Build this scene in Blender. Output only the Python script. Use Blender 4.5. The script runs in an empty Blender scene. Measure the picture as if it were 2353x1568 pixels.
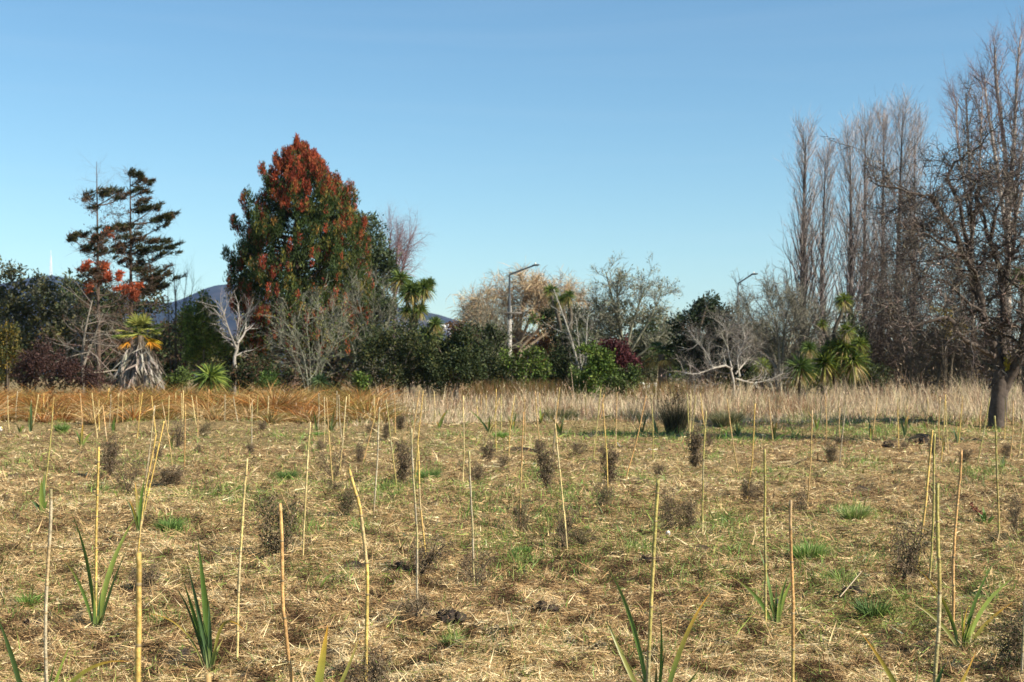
import bpy, math, random
import numpy as np

# ------------------------------------------------------------------ camera, sky, sun, exposure
scene = bpy.context.scene
COL = scene.collection
F = 3268.0            # focal length in units of 1/2353 of the picture width (50 mm on 36 mm)
HOR = 865.0           # horizon row in the same units
EYE = 1.6             # eye height
cam_data = bpy.data.cameras.new('camera')
cam = bpy.data.objects.new('camera', cam_data)
COL.objects.link(cam)
cam.location = (0, 0, EYE)
cam.rotation_euler = (math.radians(90), 0, 0)
cam_data.lens = 50
cam_data.sensor_width = 36
cam_data.shift_y = (HOR - 784.0) / 2353.0
cam_data.clip_start = 0.05
cam_data.clip_end = 30000
cam_data.dof.use_dof = True
cam_data.dof.focus_distance = 9.5
cam_data.dof.aperture_fstop = 5.6
scene.camera = cam

SUN_AZ = math.radians(116)     # clockwise from +Y (the view direction): right, a little behind the camera
SUN_EL = math.radians(33)
world = bpy.data.worlds.new('World')
scene.world = world
world.use_nodes = True
wn = world.node_tree
sky = wn.nodes.new('ShaderNodeTexSky')
sky.sky_type = 'NISHITA'
sky.sun_disc = False
sky.sun_elevation = SUN_EL
sky.sun_rotation = SUN_AZ
sky.altitude = 0
sky.air_density = 1.0
sky.dust_density = 0.2
sky.ozone_density = 2.2
bg = wn.nodes['Background']
bg.inputs['Strength'].default_value = 0.073
hs = wn.nodes.new('ShaderNodeHueSaturation')
hs.inputs['Saturation'].default_value = 1.12
hs.inputs['Value'].default_value = 1.0
wn.links.new(sky.outputs[0], hs.inputs['Color'])
tint = wn.nodes.new('ShaderNodeMix'); tint.data_type = 'RGBA'; tint.blend_type = 'MULTIPLY'
tint.inputs['Factor'].default_value = 1.0; tint.inputs[7].default_value = (0.91, 1.04, 1.0, 1)
wn.links.new(hs.outputs['Color'], tint.inputs[6])
# faint streaks of high cirrus
stc = wn.nodes.new('ShaderNodeTexCoord'); smp = wn.nodes.new('ShaderNodeMapping'); smp.inputs['Scale'].default_value = (1.6, 1.6, 26); smp.inputs['Rotation'].default_value = (.03, .02, 0)
snz = wn.nodes.new('ShaderNodeTexNoise'); snz.inputs['Scale'].default_value = 1.5; snz.inputs['Detail'].default_value = 6; snz.inputs['Distortion'].default_value = .6
smr = wn.nodes.new('ShaderNodeMapRange'); smr.inputs['From Min'].default_value = .48; smr.inputs['From Max'].default_value = .75; smr.inputs['To Max'].default_value = .045
smx = wn.nodes.new('ShaderNodeMix'); smx.data_type = 'RGBA'; smx.inputs[7].default_value = (6.2, 6.6, 7.0, 1)
wn.links.new(stc.outputs['Generated'], smp.inputs['Vector']); wn.links.new(smp.outputs['Vector'], snz.inputs['Vector']); wn.links.new(snz.outputs['Fac'], smr.inputs['Value'])
wn.links.new(smr.outputs['Result'], smx.inputs['Factor']); wn.links.new(tint.outputs[2], smx.inputs[6])
wn.links.new(smx.outputs[2], bg.inputs['Color'])

sun_data = bpy.data.lights.new('sun', 'SUN')
sun_data.energy = 5.0
sun_data.angle = math.radians(0.53)
sun_data.color = (1.0, 0.905, 0.74)
sun = bpy.data.objects.new('sun', sun_data)
COL.objects.link(sun)
sun.rotation_euler = (math.pi / 2 - SUN_EL, 0, math.pi - SUN_AZ)
sun.location = (30, -15, 40)

vs = scene.view_settings
scene.display_settings.display_device = 'sRGB'
vs.view_transform = 'Standard'
vs.look = 'None'
vs.exposure = 1.03
vs.gamma = 1.0
vs.use_curve_mapping = False

# ------------------------------------------------------------------ helpers
rng = np.random.default_rng(7)
random.seed(7)

def PX(x, y, d):
    """point at distance d seen at column x, row y of the 2353 wide picture"""
    return np.array([(x - 1176.5) / F * d, d, EYE + (HOR - y) / F * d])

def GD(y):
    return F * EYE / (y - HOR)

def nrm(v):
    return v / np.maximum(np.linalg.norm(v, axis=-1, keepdims=True), 1e-9)

def lattice(ix, iy, seed):
    h = (ix.astype(np.int64) * 374761393 + iy.astype(np.int64) * 668265263 + seed * 1442695041) & 0x7fffffff
    h = ((h ^ (h >> 13)) * 1274126177) & 0x7fffffff
    h = h ^ (h >> 16)
    return (h & 0xffff) / 65535.0

def noise(x, y, s, seed):
    x = np.asarray(x, float) / s; y = np.asarray(y, float) / s
    ix = np.floor(x); iy = np.floor(y)
    fx = x - ix; fy = y - iy
    fx = fx * fx * (3 - 2 * fx); fy = fy * fy * (3 - 2 * fy)
    a = lattice(ix, iy, seed); b = lattice(ix + 1, iy, seed)
    c = lattice(ix, iy + 1, seed); d = lattice(ix + 1, iy + 1, seed)
    return (a * (1 - fx) + b * fx) * (1 - fy) + (c * (1 - fx) + d * fx) * fy

def jit(col, n, v=0.2, hue=0.06):
    c = np.asarray(col, float)[None, :] * np.exp(rng.normal(0, v, (n, 1))) * np.exp(rng.normal(0, hue, (n, 3)))
    return np.clip(c, 0.003, 0.9)

class Geo:
    def __init__(self):
        self.v = []; self.q = []; self.t = []; self.c = []; self.n = 0
    def add(self, v, q=None, t=None, c=(0.5, 0.5, 0.5)):
        v = np.asarray(v, float).reshape(-1, 3)
        c = np.broadcast_to(np.asarray(c, float), v.shape)
        if q is not None and len(q): self.q.append(np.asarray(q, np.int64).reshape(-1, 4) + self.n)
        if t is not None and len(t): self.t.append(np.asarray(t, np.int64).reshape(-1, 3) + self.n)
        self.v.append(v); self.c.append(c); self.n += len(v)
    def mesh(self, name, mat, off=(0, 0, 0), smooth=False):
        V = np.concatenate(self.v) - np.asarray(off, float)
        C = np.concatenate(self.c)
        Q = np.concatenate(self.q) if self.q else np.zeros((0, 4), np.int64)
        T = np.concatenate(self.t) if self.t else np.zeros((0, 3), np.int64)
        me = bpy.data.meshes.new(name)
        me.vertices.add(len(V)); me.vertices.foreach_set('co', V.astype(np.float32).ravel())
        nl = len(Q) * 4 + len(T) * 3
        me.loops.add(nl)
        me.loops.foreach_set('vertex_index', np.concatenate([Q.ravel(), T.ravel()]).astype(np.int32))
        me.polygons.add(len(Q) + len(T))
        st = np.concatenate([np.arange(len(Q)) * 4, len(Q) * 4 + np.arange(len(T)) * 3]).astype(np.int32)
        me.polygons.foreach_set('loop_start', st)
        me.polygons.foreach_set('loop_total', np.concatenate([np.full(len(Q), 4), np.full(len(T), 3)]).astype(np.int32))
        if smooth: me.polygons.foreach_set('use_smooth', np.ones(len(Q) + len(T), bool))
        at = me.color_attributes.new('col', 'FLOAT_COLOR', 'POINT')
        at.data.foreach_set('color', np.concatenate([C, np.ones((len(C), 1))], 1).astype(np.float32).ravel())
        me.update(calc_edges=True)
        me.materials.append(mat)
        return me
    def build(self, name, mat, parent=None, origin=None, smooth=False):
        """link as ONE object; geometry is given in world space"""
        off = np.zeros(3)
        p = parent
        while p is not None:
            off = off + np.array(p.location); p = p.parent
        if origin is not None: off = off + np.asarray(origin, float)
        o = bpy.data.objects.new(name, self.mesh(name, mat, off, smooth))
        if origin is not None: o.location = tuple(origin)
        COL.objects.link(o)
        if parent is not None: o.parent = parent
        return o

def tag(o, label=None, cat=None, group=None, kind=None):
    if label: o['label'] = label
    if cat: o['category'] = cat
    if group: o['group'] = group
    if kind: o['kind'] = kind
    return o

def thing(name, label, cat, loc, group=None):
    o = bpy.data.objects.new(name, None)
    o.empty_display_size = 0.1
    o.location = tuple(float(a) for a in loc)
    COL.objects.link(o)
    return tag(o, label, cat, group)

def tubes(g, P, R, s=3, col=(0.2, 0.2, 0.2), cap=False):
    P = np.asarray(P, float); R = np.asarray(R, float)
    if P.ndim == 2: P = P[None]; R = np.broadcast_to(R, P.shape[1])[None]
    n, k, _ = P.shape
    T = nrm(np.gradient(P, axis=1))
    vert = np.abs(T[:, :, 2]).mean(1) > 0.75
    ref = np.where(vert[:, None], np.array([[0.9, 0.43, 0.0]]), np.array([[0, 0, 1.0]]))[:, None, :]
    U = nrm(np.cross(T, np.broadcast_to(ref, T.shape)))
    V = np.cross(T, U)
    a = 2 * np.pi * np.arange(s) / s
    verts = P[:, :, None] + R[:, :, None, None] * (np.cos(a)[None, None, :, None] * U[:, :, None] + np.sin(a)[None, None, :, None] * V[:, :, None])
    c = np.asarray(col, float)
    if c.ndim == 1: c = c[None, None]
    elif c.ndim == 2: c = c[:, None]
    c = np.broadcast_to(c, (n, k, 3))[:, :, None]
    c = np.broadcast_to(c, (n, k, s, 3)).reshape(-1, 3)
    i = np.arange(n)[:, None, None]; j = np.arange(k - 1)[None, :, None]; m = np.arange(s)[None, None, :]
    m2 = (m + 1) % s
    ix = lambda jj, mm: ((i * k + jj) * s + mm)
    q = np.stack([ix(j, m), ix(j, m2), ix(j + 1, m2), ix(j + 1, m)], -1).reshape(-1, 4)
    t = None
    if cap:
        base = (np.arange(n) * k + k - 1) * s
        t = np.stack([np.stack([base, base + a1, base + a1 + 1], -1) for a1 in range(1, s - 1)], 1).reshape(-1, 3)
    g.add(verts, q, t, c)

def ribbon(g, A, Bv, col):
    """rows of left and right points, the last row drawn to a tip"""
    n, k, _ = A.shape
    v = np.concatenate([np.stack([A[:, :-1], Bv[:, :-1]], 2).reshape(n, -1, 3), ((A[:, -1] + Bv[:, -1]) / 2)[:, None]], 1)
    m = 2 * (k - 1) + 1
    c = np.concatenate([np.repeat(col[:, :-1], 2, 1), col[:, -1:]], 1)
    o = np.arange(n)[:, None] * m
    b = (o + np.arange(k - 2)[None] * 2).ravel()
    t = o[:, 0] + 2 * (k - 2)
    g.add(v, np.stack([b, b + 1, b + 3, b + 2], -1), np.stack([t, t + 1, t + 2], -1), c.reshape(-1, 3))

def strips(g, P, R, col):
    """ribbons for the thinnest twigs"""
    P = np.asarray(P, float); n, k, _ = P.shape
    ix = [0, k // 2, k - 1] if k > 3 else list(range(k))
    P = P[:, ix]; R = np.broadcast_to(R, (n, k))[:, ix] * 1.25
    T = nrm(np.gradient(P, axis=1))
    S = nrm(np.cross(T, rng.normal(size=(n, 1, 3))))
    c = np.asarray(col, float)
    if c.ndim == 2: c = c[:, None]
    ribbon(g, P - S * R[:, :, None], P + S * R[:, :, None], np.broadcast_to(c, (n, 1, 3)).repeat(len(ix), 1))

def grow(P, R, m, t0, t1, ang, L, k=4, up=0.0, wander=0.15, rr=0.6, tip=0.3, Lt=0.0, Lj=0.25, aj=0.2, minr=0.0):
    """m side shoots from every polyline of P"""
    n, kk, _ = P.shape
    t = t0 + (t1 - t0) * ((np.arange(m)[None] + rng.random((n, m))) / m)
    f = np.clip(t * (kk - 1), 0, kk - 1.001); i = f.astype(int); w = f - i
    ar = np.arange(n)[:, None]
    A = P[ar, i] * (1 - w)[..., None] + P[ar, i + 1] * w[..., None]
    T = nrm(P[ar, i + 1] - P[ar, i])
    r = R[ar, i] * (1 - w) + R[ar, i + 1] * w
    A = A.reshape(-1, 3); T = T.reshape(-1, 3); r = r.ravel(); t = t.ravel()
    N = len(A)
    q = rng.normal(size=(N, 3)); q -= (q * T).sum(1, keepdims=True) * T; q = nrm(q)
    an = ang + aj * rng.normal(size=N)
    D = np.cos(an)[:, None] * T + np.sin(an)[:, None] * q
    ln = np.maximum(L * (1 - Lt * t) * np.exp(Lj * rng.normal(size=N)), L * 0.1)
    pts = np.zeros((N, k, 3)); pts[:, 0] = A
    upv = np.array([0, 0, 1.0]) * up
    for j in range(1, k):
        D = nrm(D + wander * rng.normal(size=(N, 3)) + upv)
        pts[:, j] = pts[:, j - 1] + D * (ln / (k - 1))[:, None]
    r0 = np.maximum(r * rr, minr)
    Rr = r0[:, None] * np.linspace(1, tip, k)[None]
    return pts, np.maximum(Rr, minr * 0.6)

def leaves(g, C, D, l, w, col):
    n = len(C)
    D = nrm(D)
    S = nrm(np.cross(D, rng.normal(size=(n, 3))))
    l = np.broadcast_to(l, n)[:, None]; w = np.broadcast_to(w, n)[:, None]
    v = np.stack([C, C + D * l * 0.45 + S * w / 2, C + D * l, C + D * l * 0.45 - S * w / 2], 1)
    col = np.broadcast_to(np.asarray(col, float), (n, 3))
    g.add(v, np.arange(n * 4).reshape(-1, 4), None, np.repeat(col, 4, 0))

def blades(g, B, D, L, W, bend, bdir, k=4, col=(0.3, 0.3, 0.1), tipcol=None, pw=1.6):
    n = len(B)
    D = nrm(D); L = np.broadcast_to(L, n).astype(float); W = np.broadcast_to(W, n).astype(float)
    bend = np.broadcast_to(bend, n).astype(float)
    t = np.linspace(0, 1, k)
    P = B[:, None] + D[:, None] * (L[:, None] * t)[..., None] + bdir[:, None] * ((bend * L)[:, None] * t ** 2)[..., None]
    P[:, :, 2] -= (np.abs(bend) ** 1.5 * L)[:, None] * t[None] ** 3 * 0.6
    S = nrm(np.cross(D, rng.normal(size=(n, 3)) * 0.6 + np.array([0, 1.0, 0])))
    wd = (W[:, None] * (1 - t[None] ** pw) + W[:, None] * 0.04) / 2
    col = np.broadcast_to(np.asarray(col, float), (n, 3))
    c = np.repeat(col[:, None], k, 1)
    if tipcol is not None:
        c = c * (1 - t[None, :, None] ** 3) + np.asarray(tipcol, float) * t[None, :, None] ** 3
    ribbon(g, P - S[:, None] * wd[..., None], P + S[:, None] * wd[..., None], c)

def rdir(n, up=0.0):
    v = rng.normal(size=(n, 3)); v[:, 2] += up
    return nrm(v)

def hdir(n):
    a = rng.random(n) * 2 * np.pi
    return np.stack([np.cos(a), np.sin(a), 0 * a], 1)

def bez(pts, k):
    """smooth polyline through control points"""
    pts = np.asarray(pts, float)
    u = np.linspace(0, len(pts) - 1, k)
    out = []
    n = len(pts)
    for x in u:
        i = min(int(x), n - 2); f = x - i
        p0 = pts[max(i - 1, 0)]; p1 = pts[i]; p2 = pts[i + 1]; p3 = pts[min(i + 2, n - 1)]
        out.append(0.5 * ((2 * p1) + (-p0 + p2) * f + (2 * p0 - 5 * p1 + 4 * p2 - p3) * f * f + (-p0 + 3 * p1 - 3 * p2 + p3) * f ** 3))
    return np.array(out)

def lathe(g, prof, c=(0, 0, 0), s=12, col=(0.5, 0.5, 0.5)):
    prof = np.asarray(prof, float)
    a = 2 * np.pi * np.arange(s) / s
    v = np.stack([prof[:, None, 0] * np.cos(a), prof[:, None, 0] * np.sin(a), np.repeat(prof[:, 1:2], s, 1)], -1) + np.asarray(c)
    k = len(prof)
    q = [[j * s + m, j * s + (m + 1) % s, (j + 1) * s + (m + 1) % s, (j + 1) * s + m] for j in range(k - 1) for m in range(s)]
    g.add(v, q, None, col)

def box(g, c, s, rz=0.0, col=(0.5, 0.5, 0.5), taper=1.0):
    x, y, z = np.array(s) / 2
    v = np.array([[-x, -y, -z], [x, -y, -z], [x, y, -z], [-x, y, -z],
                  [-x * taper, -y * taper, z], [x * taper, -y * taper, z], [x * taper, y * taper, z], [-x * taper, y * taper, z]])
    ca, sa = math.cos(rz), math.sin(rz)
    v = np.stack([v[:, 0] * ca - v[:, 1] * sa, v[:, 0] * sa + v[:, 1] * ca, v[:, 2]], 1) + np.asarray(c)
    g.add(v, [[3, 2, 1, 0], [4, 5, 6, 7], [0, 1, 5, 4], [1, 2, 6, 5], [2, 3, 7, 6], [3, 0, 4, 7]], None, col)

# ------------------------------------------------------------------ materials
def material(name, rough=0.8, spec=0.25, trans=0.0, nscale=0.0, namt=0.0, bump=0.0, bscale=30, metal=0.0):
    """procedural: the piece's own colour (attribute) broken up by noise, fine relief, some light through leaves"""
    m = bpy.data.materials.new(name); m.use_nodes = True
    nt = m.node_tree; N = nt.nodes; Lk = nt.links
    b = N['Principled BSDF']
    b.inputs['Roughness'].default_value = rough
    b.inputs['Specular IOR Level'].default_value = spec
    b.inputs['Metallic'].default_value = metal
    at = N.new('ShaderNodeAttribute'); at.attribute_name = 'col'
    out = at.outputs['Color']
    if namt > 0:
        tc = N.new('ShaderNodeTexCoord')
        nz = N.new('ShaderNodeTexNoise'); nz.inputs['Scale'].default_value = nscale; nz.inputs['Detail'].default_value = 5
        Lk.new(tc.outputs['Object'], nz.inputs['Vector'])
        mr = N.new('ShaderNodeMapRange')
        mr.inputs['From Min'].default_value = 0.3; mr.inputs['From Max'].default_value = 0.7
        mr.inputs['To Min'].default_value = 1 - namt; mr.inputs['To Max'].default_value = 1 + namt
        Lk.new(nz.outputs['Fac'], mr.inputs['Value'])
        mx = N.new('ShaderNodeMix'); mx.data_type = 'RGBA'; mx.blend_type = 'MULTIPLY'; mx.inputs['Factor'].default_value = 1
        Lk.new(out, mx.inputs[6]); Lk.new(mr.outputs['Result'], mx.inputs[7])
        out = mx.outputs[2]
    Lk.new(out, b.inputs['Base Color'])
    if bump > 0:
        tc2 = N.new('ShaderNodeTexCoord')
        n2 = N.new('ShaderNodeTexNoise'); n2.inputs['Scale'].default_value = bscale; n2.inputs['Detail'].default_value = 6
        Lk.new(tc2.outputs['Object'], n2.inputs['Vector'])
        bp = N.new('ShaderNodeBump'); bp.inputs['Strength'].default_value = bump; bp.inputs['Distance'].default_value = 0.02
        Lk.new(n2.outputs['Fac'], bp.inputs['Height']); Lk.new(bp.outputs['Normal'], b.inputs['Normal'])
    if trans > 0:
        tr = N.new('ShaderNodeBsdfTranslucent'); Lk.new(out, tr.inputs['Color'])
        ms = N.new('ShaderNodeMixShader'); ms.inputs['Fac'].default_value = trans
        Lk.new(b.outputs[0], ms.inputs[1]); Lk.new(tr.outputs[0], ms.inputs[2])
        Lk.new(ms.outputs[0], N['Material Output'].inputs['Surface'])
    return m

M_hay = material('dry_hay', 0.75, 0.15, 0.18)
M_grass = material('green_grass', 0.55, 0.35, 0.3)
M_leaf = material('evergreen_leaf', 0.6, 0.14, 0.22)
M_flax = material('flax_leaf', 0.42, 0.4, 0.34, 18, 0.14)
M_bark = material('bark', 0.9, 0.15, 0, 6, 0.35, 0.8, 14)
M_twig = material('twig', 0.85, 0.2)
M_cane = material('bamboo_cane', 0.5, 0.32, 0, 26, 0.38, 0.4, 70)
M_soil = material('dug_soil', 0.95, 0.1, 0, 14, 0.4, 1.0, 40)
M_metal = material('galvanised_steel', 0.45, 0.5, 0, 8, 0.1, metal=0.6)
M_paint = material('weathered_surface', 0.7, 0.3, 0, 5, 0.15, 0.3, 20)
M_hill = material('hill_cover', 0.95, 0.05, 0, 0.006, 0.45)

# ------------------------------------------------------------------ ground
def fade(y, a, b):
    return np.clip((y - a) / (b - a), 0, 1)

SOIL = [  # dug bare soil: column, row, radius across (picture units), height of the crumbs
    (75, 1418, 46, .02), (250, 1418, 30, .02), (1035, 1441, 46, .05), (1070, 1300, 26, .05), (922, 1292, 34, .06), (820, 1296, 40, .03),
    (1245, 1405, 34, .06), (2125, 1010, 40, .13), (2042, 1018, 30, .11), (1490, 1278, 34, .05), (2140, 1478, 60, .05), (1100, 1345, 30, .03),
    (640, 1290, 30, .03), (420, 1505, 34, .03), (560, 1535, 30, .03), (1960, 1345, 40, .07), (1985, 1120, 26, .08), (1210, 1035, 40, .1),
    (290, 1228, 22, .05), (28, 1100, 26, .05), (210, 1130, 24, .05), (2200, 1138, 30, .08), (1480, 1100, 20, .08), (1355, 1065, 24, .08),
    (960, 1440, 46, .05), (1625, 1240, 30, .05), (1870, 1055, 30, .06), (2010, 1480, 50, .05), (1140, 1405, 30, .04), (755, 1500, 34, .04)]
SOILW = [(PX(x, y, GD(y)), r / F * GD(y), h) for x, y, r, h in SOIL]

def height(x, y):
    x = np.asarray(x, float); y = np.asarray(y, float)
    near = 1 - fade(y, 60, 85)
    z = (noise(x, y, 7.0, 1) - .5) * .10 + (noise(x, y, 2.2, 2) - .5) * .08
    lump = np.maximum(noise(x, y, .8, 3) - .5, 0) * .07 + np.maximum(noise(x, y, .31, 4) - .48, 0) * (.10 + .09 * fade(y, 9, 24))
    z = z + lump + (noise(x, y, .15, 5) - .5) * .085 * (1 - fade(y, 20, 40)) + (noise(x, y, .075, 7) - .5) * .03 * (1 - fade(y, 14, 24))
    z = z - 0.055
    # low bank where the mown field ends
    z = z + .22 * np.exp(-((y - 44.5 - .05 * x) / 1.6) ** 2) * (.4 + noise(x, y, 3, 9))
    for c, r, h in SOILW:
        q = ((x - c[0]) ** 2 + ((y - c[1]) / 1.1) ** 2) / (r * r)
        z = z + np.exp(-q * 1.3) * h * (.4 + 1.2 * noise(x, y, .12, 6))
    return z * near

def soilmask(x, y):
    m = np.zeros_like(np.asarray(x, float))
    for c, r, h in SOILW:
        q = ((x - c[0]) ** 2 + ((y - c[1]) / 1.2) ** 2) / (r * r)
        m = np.maximum(m, np.exp(-q * 1.1))
    m = m * (.55 + .8 * noise(x, y, .16, 8))
    return np.clip(m, 0, 1)

def build_ground():
    ys = [-40, -20, -8, -2]
    y = 0.4
    while y < 95:
        ys.append(y); y += max(.05, y * .0078)
    ys += [110, 150, 220, 350, 600, 1000, 1800, 3000, 4500, 6500, 9000]
    ys = np.array(ys)
    u = np.linspace(-1, 1, 251); u = u * .75 + .25 * u ** 3
    hw = np.maximum(9, .72 * np.abs(ys) + 6)
    X = hw[:, None] * u[None]; Y = np.repeat(ys[:, None], len(u), 1)
    Z = height(X, Y)
    Z[ys > 60] *= 0.7
    sm = soilmask(X, Y)
    n1 = noise(X, Y, .5, 11); n2 = noise(X, Y, 3.5, 12)
    base = np.array([.37, .25, .122]); dark = np.array([.17, .11, .056]); soil = np.array([.035, .028, .024])
    C = base + (dark - base) * (.35 + .65 * n1)[..., None] * .8
    C = C + (np.array([.16, .15, .06]) - C) * (n2 * .5)[..., None]
    C = C + (soil - C) * np.clip(sm * 1.3, 0, 1)[..., None]
    g = Geo()
    r, c = X.shape
    idx = np.arange(r * c).reshape(r, c)
    q = np.stack([idx[:-1, :-1], idx[:-1, 1:], idx[1:, 1:], idx[1:, :-1]], -1).reshape(-1, 4)
    g.add(np.stack([X, Y, Z], -1), q, None, C.reshape(-1, 3))
    m = material('ground_surface', .95, .1, 0, 9, .35, .9, 35)
    # matted fibres: two stretched noises that break the mat into light straw and dark gaps
    nt = m.node_tree; N = nt.nodes; Lk = nt.links; pb = N['Principled BSDF']
    src = pb.inputs['Base Color'].links[0].from_socket
    tc = N.new('ShaderNodeTexCoord'); cur = src
    for rot, sc in ((0.5, (26, 90, 30)), (2.0, (80, 22, 30))):
        mp = N.new('ShaderNodeMapping'); mp.inputs['Rotation'].default_value = (0, 0, rot); mp.inputs['Scale'].default_value = sc
        nz = N.new('ShaderNodeTexNoise'); nz.inputs['Scale'].default_value = 1.0; nz.inputs['Detail'].default_value = 4; nz.inputs['Distortion'].default_value = 1.2
        mr = N.new('ShaderNodeMapRange'); mr.inputs['From Min'].default_value = .36; mr.inputs['From Max'].default_value = .64
        mr.inputs['To Min'].default_value = .45; mr.inputs['To Max'].default_value = 1.5
        mx = N.new('ShaderNodeMix'); mx.data_type = 'RGBA'; mx.blend_type = 'MULTIPLY'; mx.inputs['Factor'].default_value = 1
        Lk.new(tc.outputs['Object'], mp.inputs['Vector']); Lk.new(mp.outputs['Vector'], nz.inputs['Vector']); Lk.new(nz.outputs['Fac'], mr.inputs['Value'])
        Lk.new(cur, mx.inputs[6]); Lk.new(mr.outputs['Result'], mx.inputs[7]); cur = mx.outputs[2]
    Lk.new(cur, pb.inputs['Base Color'])
    tag(g.build('ground', m, smooth=True), kind='structure')
build_ground()

# green patches of the sward (column, row, half width, half height in picture units)
GREEN = [(985, 1080, 28, 12, 1.0), (1965, 1168, 50, 14, 1.1), (1870, 1252, 55, 20, 1.1), (395, 1207, 46, 16, .8), (660, 1095, 40, 12, .8),
         (885, 1130, 48, 30, .8), (520, 1128, 66, 20, .7), (640, 1002, 16, 8, 1), (690, 1005, 40, 10, .6), (720, 1030, 28, 8, .7), (142, 986, 16, 8, 1),
         (1150, 1005, 26, 9, 1), (1190, 1002, 24, 8, 1), (1015, 997, 26, 8, .8), (1060, 1003, 40, 8, .7), (1470, 1000, 110, 7, 1.5), (1560, 1006, 70, 10, 1.3),
         (1680, 1010, 80, 9, 1.5), (2020, 990, 130, 11, 1.9), (1700, 992, 120, 9, 1.2), (1300, 1000, 60, 8, 1.0), (1900, 985, 120, 8, 1.0), (1960, 1002, 70, 9, .8), (1820, 1000, 60, 9, .8), (1660, 1190, 50, 26, .6), (1480, 1250, 46, 16, .8),
         (1280, 1180, 60, 20, .5), (820, 1210, 46, 22, .6), (700, 1215, 60, 24, .6), (1300, 1130, 40, 18, .6), (2255, 1085, 70, 18, .7), (2270, 1335, 60, 30, .5),
         (2050, 1400, 70, 40, .45), (1990, 1280, 50, 20, .5), (1900, 1330, 70, 30, .5), (70, 1370, 20, 14, .6), (1590, 1320, 70, 30, .3), (1200, 1280, 30, 14, .9),
         (1380, 1140, 40, 12, .6), (1640, 1045, 26, 7, .8), (1850, 1045, 20, 6, .8), (1990, 1060, 40, 14, .7), (1430, 1085, 60, 18, .4), (1230, 1085, 40, 20, .5),
         (1100, 1150, 50, 30, .45), (1700, 1245, 60, 26, .5), (60, 1060, 60, 18, .5), (270, 1050, 60, 18, .5), (420, 1050, 60, 16, .5), (560, 1165, 80, 20, .4),
         (250, 1125, 60, 16, .5), (600, 975, 80, 8, .7), (360, 980, 60, 6, .6), (1040, 1475, 20, 14, .9), (1130, 1230, 50, 20, .4), (2200, 990, 90, 14, .6),
         (780, 1330, 90, 24, .35), (380, 1420, 60, 24, .3), (1490, 1100, 30, 10, .7), (2290, 1070, 24, 14, .8), (1770, 1085, 50, 14, .45), (2130, 1290, 40, 20, .5)]

def greenmask(px, py):
    m = np.zeros_like(px)
    for x, y, a, b, s in GREEN:
        m = np.maximum(m, s * np.exp(-(((px - x) / a) ** 2 + ((py - y) / b) ** 2) * .9))
    return m

def field_points(n, y0=968, y1=1700, x0=-330, x1=2680):
    px = x0 + (x1 - x0) * rng.random(n); py = y0 + (y1 - y0) * rng.random(n)
    d = GD(py)
    return px, py, (px - 1176.5) / F * d, d

def build_hay():
    g = Geo()
    n = 800000
    px, py, x, y = field_points(n)
    keep = rng.random(n) > soilmask(x, y) * 1.15
    px, py, x, y = px[keep], py[keep], x[keep], y[keep]; n = len(x)
    z = height(x, y)
    sc = (y / 7.0) ** .50
    L = np.exp(rng.normal(math.log(.049), .5, n)) * sc
    W = np.exp(rng.normal(math.log(.0031), .35, n)) * (y / 7.0) ** .86 * 1.1
    # combed in drifts: neighbouring straws share a direction
    a = (noise(x, y, .4, 21) * 9 + rng.normal(0, 1.1, n))
    el = np.abs(rng.normal(0, .22, n)) + np.where(rng.random(n) < .12, rng.random(n) * .9, 0)
    D = np.stack([np.cos(a) * np.cos(el), np.sin(a) * np.cos(el), np.sin(el)], 1)
    B = np.stack([x, y, z + rng.random(n) * .035 * sc ** .5 - .004], 1) - D * (L * .4)[:, None] * np.array([1, 1, 0])
    fw = fade(y, 9, 26)
    tone = (noise(x, y, .085, 27) * .42 + noise(x, y, .24, 22) * .30) * (1 - fw) + noise(x, y, .30, 22) * .72 * fw + noise(x, y, 2.6, 23) * .28 + .05 + rng.normal(0, .2, n)
    pal = np.array([[.08, .043, .021], [.29, .172, .080], [.485, .325, .156], [.62, .455, .235], [.74, .605, .365]])
    tone -= .8 * np.clip((noise(x, y * .55, .13 + .06 * fw, 25) - .64) / .2, 0, 1) + .12 * np.clip((noise(x, y * .6, .6, 26) - .62) / .25, 0, 1)
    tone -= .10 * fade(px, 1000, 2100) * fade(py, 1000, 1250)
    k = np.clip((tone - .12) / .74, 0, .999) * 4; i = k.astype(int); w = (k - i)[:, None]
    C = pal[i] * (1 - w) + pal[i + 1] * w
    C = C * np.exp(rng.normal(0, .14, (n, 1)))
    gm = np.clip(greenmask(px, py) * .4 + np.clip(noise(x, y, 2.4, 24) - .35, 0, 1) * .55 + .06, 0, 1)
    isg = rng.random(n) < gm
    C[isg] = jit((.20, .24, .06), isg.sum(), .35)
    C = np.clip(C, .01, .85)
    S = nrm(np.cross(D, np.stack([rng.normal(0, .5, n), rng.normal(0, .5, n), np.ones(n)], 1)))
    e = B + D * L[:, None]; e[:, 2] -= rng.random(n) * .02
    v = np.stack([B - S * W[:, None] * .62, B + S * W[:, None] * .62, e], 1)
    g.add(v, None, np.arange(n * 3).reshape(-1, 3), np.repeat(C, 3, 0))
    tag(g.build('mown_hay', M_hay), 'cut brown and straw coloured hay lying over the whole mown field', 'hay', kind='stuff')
build_hay()

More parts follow.
